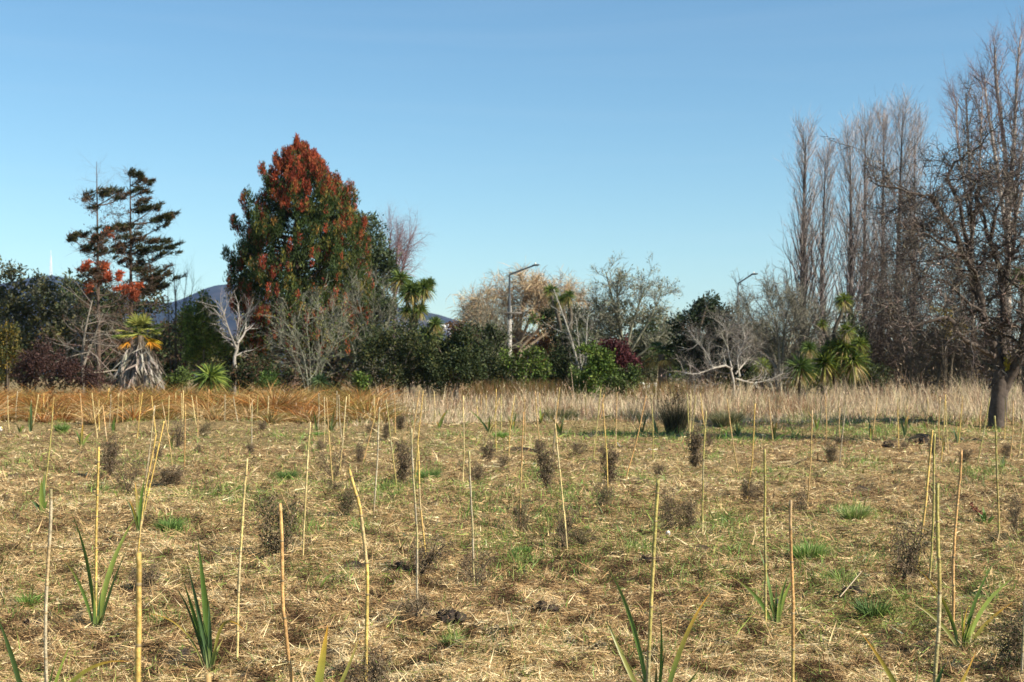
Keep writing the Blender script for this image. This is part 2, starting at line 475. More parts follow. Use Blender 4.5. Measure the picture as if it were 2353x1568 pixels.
def build_grass():
    g = Geo()
    n = 560000
    px, py, x, y = field_points(n, 964)
    gm = greenmask(px, py)
    amb = np.clip(noise(x, y, 2.0, 31) - .42, 0, 1) * .36 + .025
    clump = .25 + 1.5 * np.clip(noise(x, y, .22 * 1.0, 32) - .35, 0, 1)
    keep = rng.random(n) < np.clip(gm * 1.0 + amb * 1.8, 0, 1) * clump
    px, py, x, y = px[keep], py[keep], x[keep], y[keep]; n = len(x); gm = gm[keep]
    sc = (y / 8.0) ** .35
    L = np.exp(rng.normal(math.log(.075), .38, n)) * sc * (.75 + .6 * np.clip(gm, 0, 1))
    W = .0052 * (y / 8.0) ** .75 * np.exp(rng.normal(0, .25, n))
    D = rdir(n, 2.6); D[:, 2] = np.abs(D[:, 2])
    C = jit((.14, .22, .045), n, .3, .1)
    yl = rng.random(n) < .2
    C[yl] = jit((.36, .36, .12), yl.sum(), .25)
    blades(g, np.stack([x, y, height(x, y) - .01], 1), D, L, W, rng.random(n) * .7, hdir(n), 3, C)
    tag(g.build('green_grass', M_grass), 'short green grass growing through the cut hay in patches', 'grass', kind='stuff')
build_grass()

# ------------------------------------------------------------------ tall dry grass and orange sedge at the field's edge
def ground_pt(px, py):
    d = GD(py); x = (px - 1176.5) / F * d
    return np.array([x, d, float(height(x, d))])

def build_sedge():
    g = Geo()
    n = 62000
    d = 44.2 + 21 * rng.random(n) ** .9
    px = -340 + 1220 * rng.random(n)
    edge = 884 - 30 * rng.normal(size=n) + 130 * (noise(px, d * 9, 55, 48) - .5) + (d - 50) * 2
    keep = px < edge
    d = d[keep]; px = px[keep]
    x = (px - 1176.5) / F * d
    # weeping tussocks: every blade starts at its tussock's crown and arches out and down
    cell = 1.45
    row = np.floor(d / cell); xs = x + row * .61
    cx = np.floor(xs / cell)
    ox = (cx + .5 + (lattice(cx, row, 41) - .5) * .8) * cell - row * .61; oy = (row + .5 + (lattice(cx, row, 42) - .5) * .8) * cell
    big = lattice(cx, row, 43); kind = lattice(cx, row, 46); sway = lattice(cx, row, 47)
    n = len(x)
    out = hdir(n)
    r = rng.random(n) ** .7
    bx = ox + out[:, 0] * r * .22; by = oy + out[:, 1] * r * .22
    D = nrm(out * (.12 + .75 * r[:, None]) + np.array([0, 0, 1.0]) + rng.normal(0, .12, (n, 3)))
    front = fade(d, 44, 49)
    L = (.62 + .95 * rng.random(n)) * (.62 + .6 * big) * (.62 + .45 * front)
    base = np.array([(.33, .130, .034), (.38, .165, .044), (.24, .105, .034), (.26, .18, .048), (.17, .155, .042), (.42, .27, .115)])
    ci = np.clip((kind * 6.4).astype(int), 0, 5); mixr = rng.random(n) < .35
    ci = np.where(mixr, rng.integers(0, 6, n), ci)
    C = base[ci] * np.exp(rng.normal(0, .26, (n, 1)))
    pale = rng.random(n) < .38 * (1 - front); C[pale] = jit((.50, .37, .20), pale.sum(), .2)
    wind = np.stack([(sway - .62) * 1.1, -.15 + 0 * sway, 0 * sway], 1)
    blades(g, np.stack([bx, by, height(bx, by) - .03 + .12 * big], 1), D, L, .015 + .011 * rng.random(n), .35 + .75 * rng.random(n), nrm(out + wind), 4, C)
    tag(g.build('orange_sedge', M_hay), 'dense rust orange sedge tussocks along the far left edge of the field', 'sedge', kind='stuff')
build_sedge()

def build_tall_grass():
    g = Geo()
    n = 112000
    d = 43 + 30 * rng.random(n) ** 1.2
    px = 560 + 2150 * rng.random(n)
    lim = 868 + np.where(d > 60, 60, 0)
    strip = (d < 48.5 + 3 * noise(px, d, 60, 51))
    keep = (px > lim + rng.normal(0, 10, n)) | (strip & (px > 690 + rng.normal(0, 40, n)))
    d = d[keep]; px = px[keep]
    x = (px - 1176.5) / F * d
    nz = noise(x, d, 1.3, 52) * .6 + noise(x, d, .5, 55) * .4
    keep = rng.random(len(d)) < (.25 + 1.1 * nz) * (.12 + .88 * fade(d, 43, 48.5))
    d, px, x, nz = d[keep], px[keep], x[keep], nz[keep]; n = len(d)
    front = fade(d, 43.5, 55)
    h = (.22 + .66 * front) * (.18 + 1.5 * nz) * (.6 + .65 * rng.random(n)) * (.35 + 1.2 * noise(x, d, 3.2, 58)) * (1 + .25 * fade(px, 1700, 2300))
    tall = rng.random(n) < .10
    h[tall] *= 1.3
    lean = (noise(x, d, 1.1, 56) - .5) * .9
    D = nrm(np.stack([lean + rng.normal(0, .17, n), rng.normal(0, .17, n), np.ones(n)], 1))
    C = jit((.48, .38, .25), n, .28, .05)
    br = rng.random(n) < np.clip((noise(x, d, 2.2, 53) - .48) * 2.4 + .06, 0, .75); C[br] = jit((.26, .155, .085), br.sum(), .25)
    rd = rng.random(n) < np.clip((noise(x, d, 1.0, 57) - .74) * 4, 0, .8); C[rd] = jit((.16, .075, .05), rd.sum(), .25)
    gr = rng.random(n) < np.where(d < 50.5, .75 * np.clip(noise(x, d, 2.0, 54) - .25, 0, 1) + .05, .04); C[gr] = jit((.15, .18, .055), gr.sum(), .25)
    flop = (rng.random(n) < .35)
    bend = np.where(flop, .5 + .7 * rng.random(n), .3 * rng.random(n))
    blades(g, np.stack([x, d, height(x, d) - .03], 1), D, h, .014 + .012 * rng.random(n), bend, hdir(n), 3, C)
    # feathery seed heads on the taller stems
    s = np.where(tall)[0]
    B = np.stack([x[s], d[s], height(x[s], d[s])], 1) + D[s] * (h[s] * .82)[:, None]
    for _ in range(1):
        leaves(g, B + rng.normal(0, .02, B.shape), D[s] + rng.normal(0, .3, B.shape), .14, .018, jit((.50, .39, .27), len(s), .2))
    tag(g.build('tall_dry_grass', M_hay), 'pale unmown dry grass standing in a band beneath the trees', 'dry grass', kind='stuff')
build_tall_grass()

# ------------------------------------------------------------------ bamboo stakes
Q = lambda i: (lambda cx, cy: ({0: 0, 1: 588.3, 2: 1176.5, 3: 1764.8}[i] + cx * .25, 861.7 + cy * .25))
STAKES = [  # top x, top y, foot x, foot y in picture units
 (15,915,0,972),(17,909,21,990),(40,899,35,980),(72,920,71,987),(89,907,75,987),(100,904,102,980),(109,912,110.5,980),(124,912,118,986),
 (119.5,948,98,1165),(184.5,905,190,1005),(211,903,224,1007),(227,917,229,990),(236,933,254.5,1091),(251,892,242,972),(254.5,907,251,988),
 (275,903,267,984),(272,905,270,980),(282,900,282.5,984),(327,903,314,1007),(321,907,317,977),(349,910,359,1002),(356,932,334,1100),
 (357,999,312,1268),(376,968,317,1240),(373,924,404,1108),(389,909,386,992),(404,902,403,968),(422.5,898,416,1012),(417,904,418,994),
 (426,928,424,1082),(440,909,452,987),(452,910,455,1006),(480,895,475,977),(517,907,516,984),(535.5,910,547,986),(571,907,579,982),
 (579,918,578,1015),(581,905,588,968),(226.5,1027,218,1428),(114,1124,99,1640),(565.5,1054,541,1512),(313,1270,358,2160),(481,1548,488,2560),
 (593,909,589.5,984),(604.5,903,599.5,965),(617,910,614.5,981),(733,903,731,989),(745,912,746,1018),(751,914,766,1108),(774,899,774.5,989),
 (778,908,785,1008),(797,911,778,1098),(802,907,802.5,975),(712.5,970,695.5,1275),(860,907,854.5,974),(861,912,858,994),(871.5,913,831,1051),
 (872.5,935.5,859.5,1186),(879,900,883,972),(886,919,911,1108),(906,903,908,996),(963,898,941,1034),(971.5,898,953,1088),(947.5,987,966,1408),
 (960,1022,978,1272),(802.5,1079,838,1560),(640,1157,674,1640),(998,900,1000,975),(1066,909,1065,1103),(1079,1037,1095,1334),(1094,912,1099.5,972),
 (1105,900,1105,968),(1117,908,1116,972),(1139.5,894,1140,1036),(1148,915,1109.5,1026),(1151,907,1152,1004),(1181.5,909,1166,1064),
 (1201,947,1195,1202),(1205,909,1208,1018),(1218,902,1218,978),(1229.5,898,1243,1036),(1240,903,1242,980),(1286,890,1268,1044),(1278.5,913,1267,1076),
 (1276,974,1304,1252),(1343,907,1349.5,972),(1381,894,1363.5,1049),(1389,907,1365,1003),(1386.5,928,1400,1155),(1416.5,902,1415,1049),
 (1486.5,909,1437,1100),(1498,908,1501,1049),(1579.5,905,1586,1017),(1588,905,1583,1044),(1599,908,1586.5,1014),(1608,903,1624,1012),
 (1623,945.5,1613.5,1220),(1669.5,917,1698,1084),(1737,928,1716,1134),(1514.5,1103,1484,1634),(1756,1032,1760,1428),
 (1785,907,1782,1004),(1766,912,1777,1011),(1867,943,1853,1163),(1875,918,1876,980),(1887,909,1885,980),(1897,904,1896.5,1024),(1928,909,1922,1004),
 (1946,907,1927,1064),(1928.5,937,1931,1014),(2015.5,915,2003.5,1011),(2061.5,915,2065,1029),(2085.5,912,2081,984),(2132,915,2132,981),
 (2160,913,2157,1024),(2173.5,907,2162,1056),(2173,922,2178,1036),(2211.5,910,2202,1024),(2256.5,913,2251,989),(2273.5,914,2244,1059),
 (2311,913,2308,1014),(2330,922,2321,1051),(2353,960,2340,1046),(2285,956,2293,1236),(1820,1150,1828,1650),(2145,988,2106,1292),
 (2150,997,2134,1335),(2159,1110,2145,1640),(2205,1035.5,2185.5,1446),(2362,1080,2346,1539)]
# near stakes named one by one (keyed by top x)
SPECIAL = {
 313: 'thick yellow bamboo stake in the left foreground, blurred, with one brown joint',
 481: 'cut top of a bamboo stake just rising over the bottom edge of the picture',
 114: 'grey flaking bamboo stake at far left, standing in the lower corner',
 226.5: 'bamboo stake standing in the middle of the wide leaved flax at left',
 565.5: 'straight pale bamboo stake just right of the dark upright flax at left',
 640: 'rough orange brown bamboo stake running off the bottom edge, left of centre',
 802.5: 'kinked bamboo stake that bends over to the left near its top',
 947.5: 'grey joined bamboo stake crossing a shorter one, left of the picture centre',
 960: 'short yellow bamboo stake crossed by the longer grey one near the centre',
 712.5: 'slim yellow bamboo stake behind the sparse greenish seedling left of centre',
 1079: 'dull grey bamboo stake standing in a reddish wiry seedling below the centre',
 1276: 'bamboo stake leaning left with its foot beside a wiry seedling near the centre',
 1514.5: 'thick green yellow bamboo stake among the arching flax leaves right of centre',
 1756: 'green bamboo stake rising from the left of a flax at the right',
 1820: 'orange bamboo stake with crooked joints running off the bottom right',
 2145: 'slanting yellow bamboo stake, left of the close group of four at right',
 2150: 'thin green bamboo stake, second of the close group of four at right',
 2159: 'stout bamboo stake with dark joint, lowest of the close group of four',
 2205: 'orange brown bamboo stake, rightmost of the close group of four at right',
 2285: 'tall olive green bamboo stake below the big bare tree trunk',
 2362: 'grey bamboo stake cut by the right edge of the picture',
 1623: 'long straight bamboo stake right of the pair of reddish wiry seedlings',
 1486.5: 'bamboo stake leaning strongly to the right before the dark rush clump',
 119.5: 'bamboo stake whose foot hides behind a tall green flax leaf at far left',
 357: 'yellow bamboo stake of the leaning pair over the grass at left, shorter one',
 376: 'yellow bamboo stake of the leaning pair at left, longer and further right',
}
ORD = ['first', 'second', 'third', 'fourth', 'fifth', 'sixth', 'seventh', 'eighth', 'ninth', 'tenth', 'eleventh', 'twelfth', 'thirteenth', 'fourteenth',
       'fifteenth', 'sixteenth', 'seventeenth', 'eighteenth', 'nineteenth', 'twentieth', 'twenty-first', 'twenty-second', 'twenty-third', 'twenty-fourth',
       'twenty-fifth', 'twenty-sixth', 'twenty-seventh', 'twenty-eighth', 'twenty-ninth', 'thirtieth', 'thirty-first', 'thirty-second', 'thirty-third',
       'thirty-fourth', 'thirty-fifth', 'thirty-sixth', 'thirty-seventh', 'thirty-eighth', 'thirty-ninth', 'fortieth']
WIDTH = {313: 15.5, 481: 18, 114: 9, 226.5: 7, 565.5: 7, 640: 10, 802.5: 9, 1514.5: 10, 1756: 7, 1820: 9, 2159: 10.5, 2205: 7.5, 2150: 6, 2145: 6.5, 2285: 5.5}
TONES = {'yellow': (.50, .34, .095), 'pale': (.50, .385, .17), 'tan': (.42, .27, .11), 'orange': (.44, .255, .10), 'olive': (.32, .275, .085), 'grey': (.34, .285, .19)}
TONEOF = {313: 'yellow', 481: 'tan', 114: 'grey', 640: 'orange', 802.5: 'yellow', 947.5: 'grey', 960: 'yellow', 1079: 'grey', 1514.5: 'olive', 1756: 'olive',
          1820: 'orange', 2145: 'yellow', 2150: 'olive', 2159: 'olive', 2205: 'orange', 2285: 'olive', 2362: 'grey', 1623: 'olive', 357: 'yellow', 376: 'yellow',
          565.5: 'pale', 226.5: 'yellow', 1276: 'pale'}

def build_stakes():
    rows = {}
    info = []
    for s in STAKES:
        if s[0] in SPECIAL: info.append((s, None)); continue
        if s[3] < 1013: key = 'sedge' if s[0] < 840 else ('mid' if s[0] < 1330 else ('dead' if s[0] < 1830 else 'tree'))
        elif s[3] < 1066: key = 'm1' if s[0] < 1176 else 'm2'
        else: key = 'n1' if s[0] < 890 else 'n2'
        rows.setdefault(key, []).append(s); info.append((s, key))
    for k in rows: rows[k].sort()
    where = {'sedge': 'before the orange sedge', 'mid': 'before the dark shrubs and willow',
             'dead': 'before the collapsed dead tree', 'tree': 'near the big bare tree',
             'm1': 'in the left middle distance', 'm2': 'in the right middle distance',
             'n1': 'among seedlings left of centre', 'n2': 'among seedlings right of centre'}
    for (tx, ty, bx, by), key in info:
        d = GD(by)
        foot = PX(bx, by, d); foot[2] = height(foot[0], d) - .06
        tp = PX(tx, ty, d + rng.normal(0, .05) * d / 12)
        wpx = WIDTH.get(tx, 0)
        r = wpx * .86 / 2 / F * d if wpx else np.clip(.0052 + .00019 * d, .0055, .0138) * rng.uniform(.9, 1.1)
        tone = TONEOF.get(tx) or rng.choice(['yellow', 'pale', 'tan', 'orange', 'olive', 'grey', 'yellow', 'pale'])
        lean = 'leaning left' if tx - bx < -.07 * (by - ty) else ('leaning right' if tx - bx > .07 * (by - ty) else 'upright')
        if key:
            i = rows[key].index((tx, ty, bx, by))
            lab = '%s bamboo stake %s, %s from left' % (lean if lean == 'upright' else 'thin ' + lean, where[key], ORD[i])
            lab = lab[0].lower() + lab[1:]
        else: lab = SPECIAL[tx]
        ln = np.linalg.norm(tp - foot)
        near = by > 1180
        K = 40 if near else 14
        t = np.linspace(0, 1, K)
        P = foot[None] * (1 - t[:, None]) + tp[None] * t[:, None]
        bow = rng.normal(0, .005) * ln
        if tx == 802.5:
            mid = PX(828, 1174, d); k2 = PX(842, 1290, d)
            P = bez([foot, PX(843, 1400, d), k2, mid, PX(814, 1120, d), tp], K)
        else:
            P[:, 0] += bow * np.sin(np.pi * t) + (rng.normal(0, .004) * ln) * np.sin(2.3 * np.pi * t + 1)
        # joints every 13 to 22 cm, the cane swells a little and shifts at each
        nodes = []; q = rng.uniform(.03, .14)
        while q < ln - .03:
            nodes.append(q / ln); q += rng.uniform(.13, .24)
        zig = np.zeros(K); 
        for j, nn in enumerate(nodes):
            zig += np.where(t > nn, 1, 0) * rng.normal(0, .0022)
        P[:, 0] += zig - zig.mean()
        R = r * (1.08 - .16 * t)
        base = np.array(TONES[tone])
        c = np.zeros((K, 3)); seg = 0; segc = base * np.exp(rng.normal(0, .12))
        for j in range(K):
            if seg < len(nodes) and t[j] > nodes[seg]:
                seg += 1
                other = np.array(TONES[rng.choice(['grey', 'olive', 'tan', tone, tone])])
                w = rng.random() * .7
                segc = (base * (1 - w) + other * w) * np.exp(rng.normal(0, .12))
            c[j] = segc
        g = Geo()
        tubes(g, P[None], R[None], 10 if near else 6, c[None], cap=True)
        root = foot.copy()
        if near and nodes:
            o = thing('bamboo_stake', lab, 'stake', root, 'bamboo stakes marking the seedlings')
            g.build('cane', M_cane, o, smooth=True)
            for nn in nodes:
                f = nn * (K - 1); i = min(int(f), K - 2); w = f - i
                c0 = P[i] * (1 - w) + P[i + 1] * w; T = nrm(P[i + 1] - P[i])
                rr = r * (1.08 - .16 * nn)
                hgt = min(.007, rr * .9)
                off = np.array([-.7, -.3, 0, .3, .7]) * hgt
                g2 = Geo()
                ringc = np.array([[.30, .22, .11], [.15, .10, .05], [.36, .27, .14], [.20, .14, .07], [.42, .33, .17]]) * rng.uniform(.7, 1.15)
                tubes(g2, (c0[None] + T[None] * off[:, None])[None], (rr * np.array([1.01, 1.08, 1.13, 1.09, 1.01]))[None], 10, ringc[None])
                g2.build('joint', M_cane, o, smooth=True)
        else:
            # joints as small swellings of the one cane
            for nn in nodes:
                f = nn * (K - 1); i = min(int(f), K - 2); w = f - i
                c0 = P[i] * (1 - w) + P[i + 1] * w; T = nrm(P[i + 1] - P[i])
                tubes(g, (c0[None] + T[None] * np.array([-.006, 0, .006])[:, None])[None], (r * np.array([1.02, 1.14, 1.02]))[None], 6, base * .7)
            tag(g.build('bamboo_stake', M_cane, None, root, smooth=True), lab, 'stake', 'bamboo stakes marking the seedlings')
build_stakes()

# ------------------------------------------------------------------ flaxes
def flax_leaf(base, tip, ctrl, w, col, tipc, name_parent, k=9, s2=.12):
    t = np.linspace(0, 1, k)[:, None]
    P = base * (1 - t) ** 2 + 2 * ctrl * t * (1 - t) + tip * t ** 2
    T = nrm(np.gradient(P, axis=0))
    view = np.array([0.25 * rng.normal(), 1.0, 0.2 * rng.normal()])
    S = nrm(np.cross(T, view))
    N = np.cross(S, T)
    tt = t[:, 0]
    wd = w * (.55 + .9 * tt * (1 - tt) * 1.8) * (1 - tt ** 2.6) * .5 + w * .012
    tw = rng.normal(0, .5) * tt
    S = S * np.cos(tw)[:, None] + N * np.sin(tw)[:, None]
    fold = wd * .38
    v = np.stack([P - S * wd[:, None], P + N * fold[:, None], P + S * wd[:, None]], 1)
    ex = 2.2 if tuple(tipc) == ORG else 5
    c = np.asarray(col)[None] * (1 - tt[:, None] ** ex) + np.asarray(tipc)[None] * tt[:, None] ** ex
    pale = np.array([.34, .38, .17]); wgt = np.clip(1 - tt * 5, 0, .7)[:, None]
    c = c * (1 - wgt) + pale * wgt
    c = np.stack([c * 1.05, c * .92, c * 1.05], 1)
    b = np.arange(k - 1) * 3
    q = np.concatenate([np.stack([b, b + 1, b + 4, b + 3], 1), np.stack([b + 1, b + 2, b + 5, b + 4], 1)])
    g = Geo(); g.add(v, q, None, c.reshape(-1, 3))
    return g.build('leaf', M_flax, name_parent, smooth=False)

R5 = lambda cx, cy: (cx * .25643, 1166.2 + cy * .25643)
R6 = lambda cx, cy: (588.3 + cx * .25643, 1166.2 + cy * .25643)
R7 = lambda cx, cy: (1176.5 + cx * .25643, 1166.2 + cy * .25643)
R8 = lambda cx, cy: (1764.8 + cx * .25643, 1166.2 + cy * .25643)
GRN = (.10, .17, .032); LGT = (.21, .27, .055); BLU = (.085, .15, .06); DRK = (.05, .085, .022); YEL = (.42, .36, .06); ORG = (.55, .26, .03); TAN = (.42, .26, .08); OLV = (.22, .22, .05)
NEARFLAX = [
 (R5, (868, 1022), 'flax with two wide leaves spread in a V around a bamboo stake', [
   ((632, 30), (820, 430), 34, GRN, OLV), ((1232, 58), (905, 560), 42, LGT, OLV), ((565, 470), (742, 640), 24, GRN, TAN), ((1152, 345), (965, 740), 22, DRK, OLV),
   ((875, 590), (866, 800), 16, BLU, BLU), ((905, 760), (880, 900), 14, BLU, BLU)]),
 (R5, (1885, 1405), 'dark upright flax at left with two bent orange tipped outer leaves', [
   ((1765, 250), (1845, 750), 44, GRN, GRN), ((1678, 515), (1800, 950), 38, BLU, BLU), ((1625, 615), (1755, 960), 36, GRN, GRN), ((1830, 640), (1900, 1000), 24, GRN, YEL),
   ((1872, 830), (1878, 1100), 32, BLU, BLU), ((1562, 720), (1700, 815), 18, DRK, DRK), ((1320, 950), (1720, 985), 15, OLV, ORG), ((2218, 1135), (1935, 780), 24, OLV, ORG), ((1760, 900), (1830, 1150), 24, BLU, BLU)]),
 (R7, (1292, 1760), 'flax with long arching dark leaves at the bottom edge, right of centre', [
   ((798, 472), (1095, 790), 34, GRN, TAN), ((832, 980), (955, 1270), 36, OLV, OLV), ((1780, 762), (1500, 1120), 38, GRN, ORG), ((1325, 890), (1368, 1300), 22, GRN, OLV),
   ((1387, 1195), (1330, 1480), 18, DRK, DRK), ((1692, 1435), (1560, 1600), 26, DRK, OLV), ((1250, 1300), (1190, 1500), 30, BLU, BLU)]),
 (R8, (1748, 1172), 'sprawling yellow green flax with seven open leaves at lower right', [
   ((1278, 496), (1640, 780), 30, GRN, ORG), ((1230, 822), (1570, 975), 30, OLV, TAN), ((2048, 455), (1800, 850), 28, GRN, DRK), ((2216, 620), (1835, 880), 38, LGT, LGT),
   ((2200, 848), (1930, 1010), 30, OLV, ORG), ((1732, 830), (1745, 1000), 16, GRN, TAN), ((1818, 838), (1740, 960), 18, YEL, ORG)]),
 (R8, (75, 1022), 'flax with narrow upright leaves between two bamboo stakes at right', [
   ((-352, 606), (-40, 780), 30, GRN, TAN), ((-94, 336), (25, 640), 28, GRN, GRN), ((195, 570), (85, 820), 26, LGT, LGT), ((257, 600), (110, 790), 28, LGT, GRN), ((78, 636), (66, 860), 22, DRK, DRK),
   ((10, 640), (30, 860), 22, GRN, GRN)]),
 (R5, (320, 1850), 'flax in the lower left corner with one leaf bent flat to the right', [
   ((-40, 950), (110, 1260), 38, DRK, DRK), ((655, 1172), (530, 1420), 26, LGT, OLV), ((1188, 1386), (640, 1290), 34, LGT, ORG), ((430, 1375), (425, 1600), 16, TAN, TAN), ((500, 1360), (430, 1600), 20, GRN, GRN)]),
 (R6, (480, 1900), 'flax with one broad orange tipped leaf at the bottom edge', [
   ((646, 1042), (585, 1400), 66, LGT, ORG), ((937, 1120), (830, 1500), 30, OLV, TAN), ((132, 1505), (250, 1700), 22, DRK, DRK), ((700, 1530), (640, 1700), 26, OLV, ORG)]),
 (R8, (1420, 1960), 'flax with two leaves crossing the bottom edge at lower right', [
   ((828, 1116), (1090, 1440), 40, GRN, ORG), ((1864, 1286), (1745, 1600), 44, GRN, ORG), ((1592, 1395), (1490, 1560), 44, GRN, DRK)]),
]
MIDFLAX = [  # region, foot, leaf tips, label
 (0, (385, 1292), [(410, 880, 34), (270, 1142, 22), (441, 1148, 26), (325, 1165, 16), (380, 960, 30)], 'flax with one tall broad leaf beside a stake at far left'),
 (0, (1275, 1420), [(1337, 925, 22), (1240, 980, 22), (1148, 1128, 20), (1255, 1270, 18), (1190, 1150, 16), (1300, 1100, 18)], 'flax growing at the foot of the leaning stake pair at left'),
 (0, (752, 642), [(762, 440, 16), (680, 498, 14), (872, 508, 14), (695, 602, 12), (735, 520, 16)], 'yellow green flax in the left middle distance'),
 (0, (1042, 536), [(1056, 380, 16), (1018, 438, 14), (1072, 468, 12), (1035, 420, 16)], 'small dark flax before the sedge below the dead palm'),
 (0, (280, 518), [(287, 232, 22), (254, 376, 14), (318, 440, 12), (270, 330, 18)], 'tall narrow flax before the sedge at far left'),
 (0, (185, 522), [(148, 455, 12), (217, 458, 12), (190, 470, 10)], 'low small flax before the sedge at far left'),
 (0, (1572, 652), [(1600, 525, 16), (1550, 590, 14), (1585, 580, 12)], 'short flax below a bare stemmed seedling left of the red conifer'),
 (1, (555, 514), [(523, 305, 10), (545, 425, 16), (575, 470, 10)], 'dark flax with one straight leaf under the red conifer'),
 (1, (690, 522), [(588, 355, 12), (742, 248, 12), (650, 430, 12), (782, 382, 12), (690, 420, 10)], 'wide spreading flax under the red conifer'),
 (1, (1682, 508), [(1742, 340, 18), (1660, 430, 12), (1735, 390, 18), (1780, 310, 6)], 'flax with leaves leaning right, left of the picture centre'),
 (1, (2142, 528), [(2146, 370, 14), (2040, 400, 14), (2204, 448, 12), (1935, 310, 8), (2175, 430, 12)], 'star shaped flax beside a strongly leaning stake at the centre'),
 (2, (265, 492), [(256, 285, 14), (292, 352, 12), (240, 400, 12), (275, 380, 12)], 'pale flax in the far row right of the centre'),
 (2, (447, 552), [(342, 375, 14), (492, 345, 12), (380, 470, 12), (470, 430, 14), (440, 450, 14)], 'dark flax before the green tussock at the centre'),
 (2, (8, 532), [(46, 340, 14), (-40, 400, 12), (20, 420, 12)], 'flax beside the stake nearest the picture centre'),
 (2, (1190, 552), [(1262, 338, 14), (1115, 470, 14), (1160, 380, 12), (1230, 440, 14)], 'flax left of the dark rush clump'),
 (2, (1332, 545), [(1288, 378, 18), (1302, 430, 18), (1345, 440, 10)], 'black green flax tucked against the dark rush clump'),
 (2, (2075, 562), [(2060, 430, 14), (2124, 468, 12), (2030, 490, 12), (2095, 450, 12)], 'small upright flax on the shaded grass right of centre'),
 (2, (800, 482), [(768, 438, 16), (908, 374, 16), (870, 400, 14), (830, 400, 12)], 'flax with broad dark leaves before the dry grass right of centre'),
 (3, (52, 592), [(38, 425, 14), (92, 420, 12), (192, 528, 14), (70, 450, 14), (20, 470, 12)], 'green flax at the foot of two stakes, right of the rush clump'),
 (3, (450, 524), [(368, 335, 12), (476, 378, 14), (428, 408, 12), (455, 430, 12)], 'flax behind the tall straight stake at right'),
 (3, (945, 588), [(934, 418, 18), (972, 478, 12), (940, 480, 12)], 'slim flax on the bright green grass at right'),
 (3, (1258, 574), [(1192, 355, 14), (1294, 366, 16), (1275, 400, 18), (1230, 440, 14), (1265, 400, 14)], 'fan of dark flax leaves on the bright grass at right'),
 (3, (1455, 524), [(1414, 408, 12), (1440, 450, 10)], 'single leaning flax leaf left of the big bare tree'),
 (3, (1742, 642), [(1782, 438, 14), (1750, 468, 12), (1690, 470, 12), (1735, 530, 14), (1672, 660, 8)], 'dark flax just left of the big tree trunk'),
 (3, (1612, 692), [(1610, 528, 16), (1598, 560, 12), (1625, 600, 12)], 'flax between the close stakes left of the big tree'),
 (3, (2158, 822), [(2172, 728, 16), (2140, 760, 14), (2190, 770, 12)], 'short bright flax below the big tree trunk'),
]
def build_flax():
    grp = 'flax plants beside the stakes'
    for Rg, foot, lab, lv in NEARFLAX:
        fx, fy = Rg(*foot); d = GD(fy)
        b = PX(fx, fy, d); b[2] = height(b[0], d) - .03
        o = thing('flax_plant', lab, 'flax', b, grp)
        for (tp, ct, w, c, tc) in lv:
            ln = abs(Rg(*tp)[1] - fy) / F * d
            dz = rng.normal(0, .14) * ln
            tip = PX(*Rg(*tp), d + dz); ctl = PX(*Rg(*ct), d + dz * .3)
            b2 = b + np.array([(tip[0] - b[0]) * .06, rng.normal(0, .012), 0])
            flax_leaf(b2, tip, ctl, w * .25643 / F * d * 1.35, np.array(c) * np.exp(rng.normal(0, .1)), tc, o, 12)
        for q in range(4):     # short inner leaves and one withered outer leaf low at the fan's foot
            hh = rng.uniform(.12, .30); sx = rng.normal(0, .07); dead = q == 3
            if dead: hh = .07; sx = rng.choice([-1, 1]) * rng.uniform(.18, .3)
            tip = b + np.array([sx, rng.normal(0, .06), hh]); ctl = b + np.array([sx * .3, 0, hh * (.6 if not dead else 1.6)])
            flax_leaf(b + rng.normal(0, .012, 3) * np.array([1, 1, 0]), tip, ctl, .022, (.30, .19, .08) if dead else np.array([GRN, DRK, LGT][q]), TAN, o, 8)
    for i, foot, lv, lab in MIDFLAX:
        fx, fy = Q(i)(*foot); d = GD(fy)
        b = PX(fx, fy, d); b[2] = height(b[0], d) - .03
        o = thing('flax_plant', lab, 'flax', b, grp)
        pal = [GRN, DRK, BLU, LGT] if 'yellow' not in lab else [LGT, OLV, GRN, LGT]
        if 'dark' in lab or 'black' in lab: pal = [DRK, BLU, DRK, GRN]
        for (tx, ty, w) in lv:
            ex, ey = Q(i)(tx, ty)
            ln = abs(ey - fy) / F * d + .1
            tip = PX(ex, ey, d + rng.normal(0, .15) * ln)
            ctl = b * .45 + tip * .55; ctl[0] = b[0] * .7 + tip[0] * .3; ctl[2] = b[2] + (tip[2] - b[2]) * .66
            flax_leaf(b, tip, ctl, max(w * .40, 4.2) / F * d, np.array(pal[rng.integers(4)]) * np.exp(rng.normal(0, .15)), OLV if rng.random() < .6 else ORG, o, 7)
build_flax()

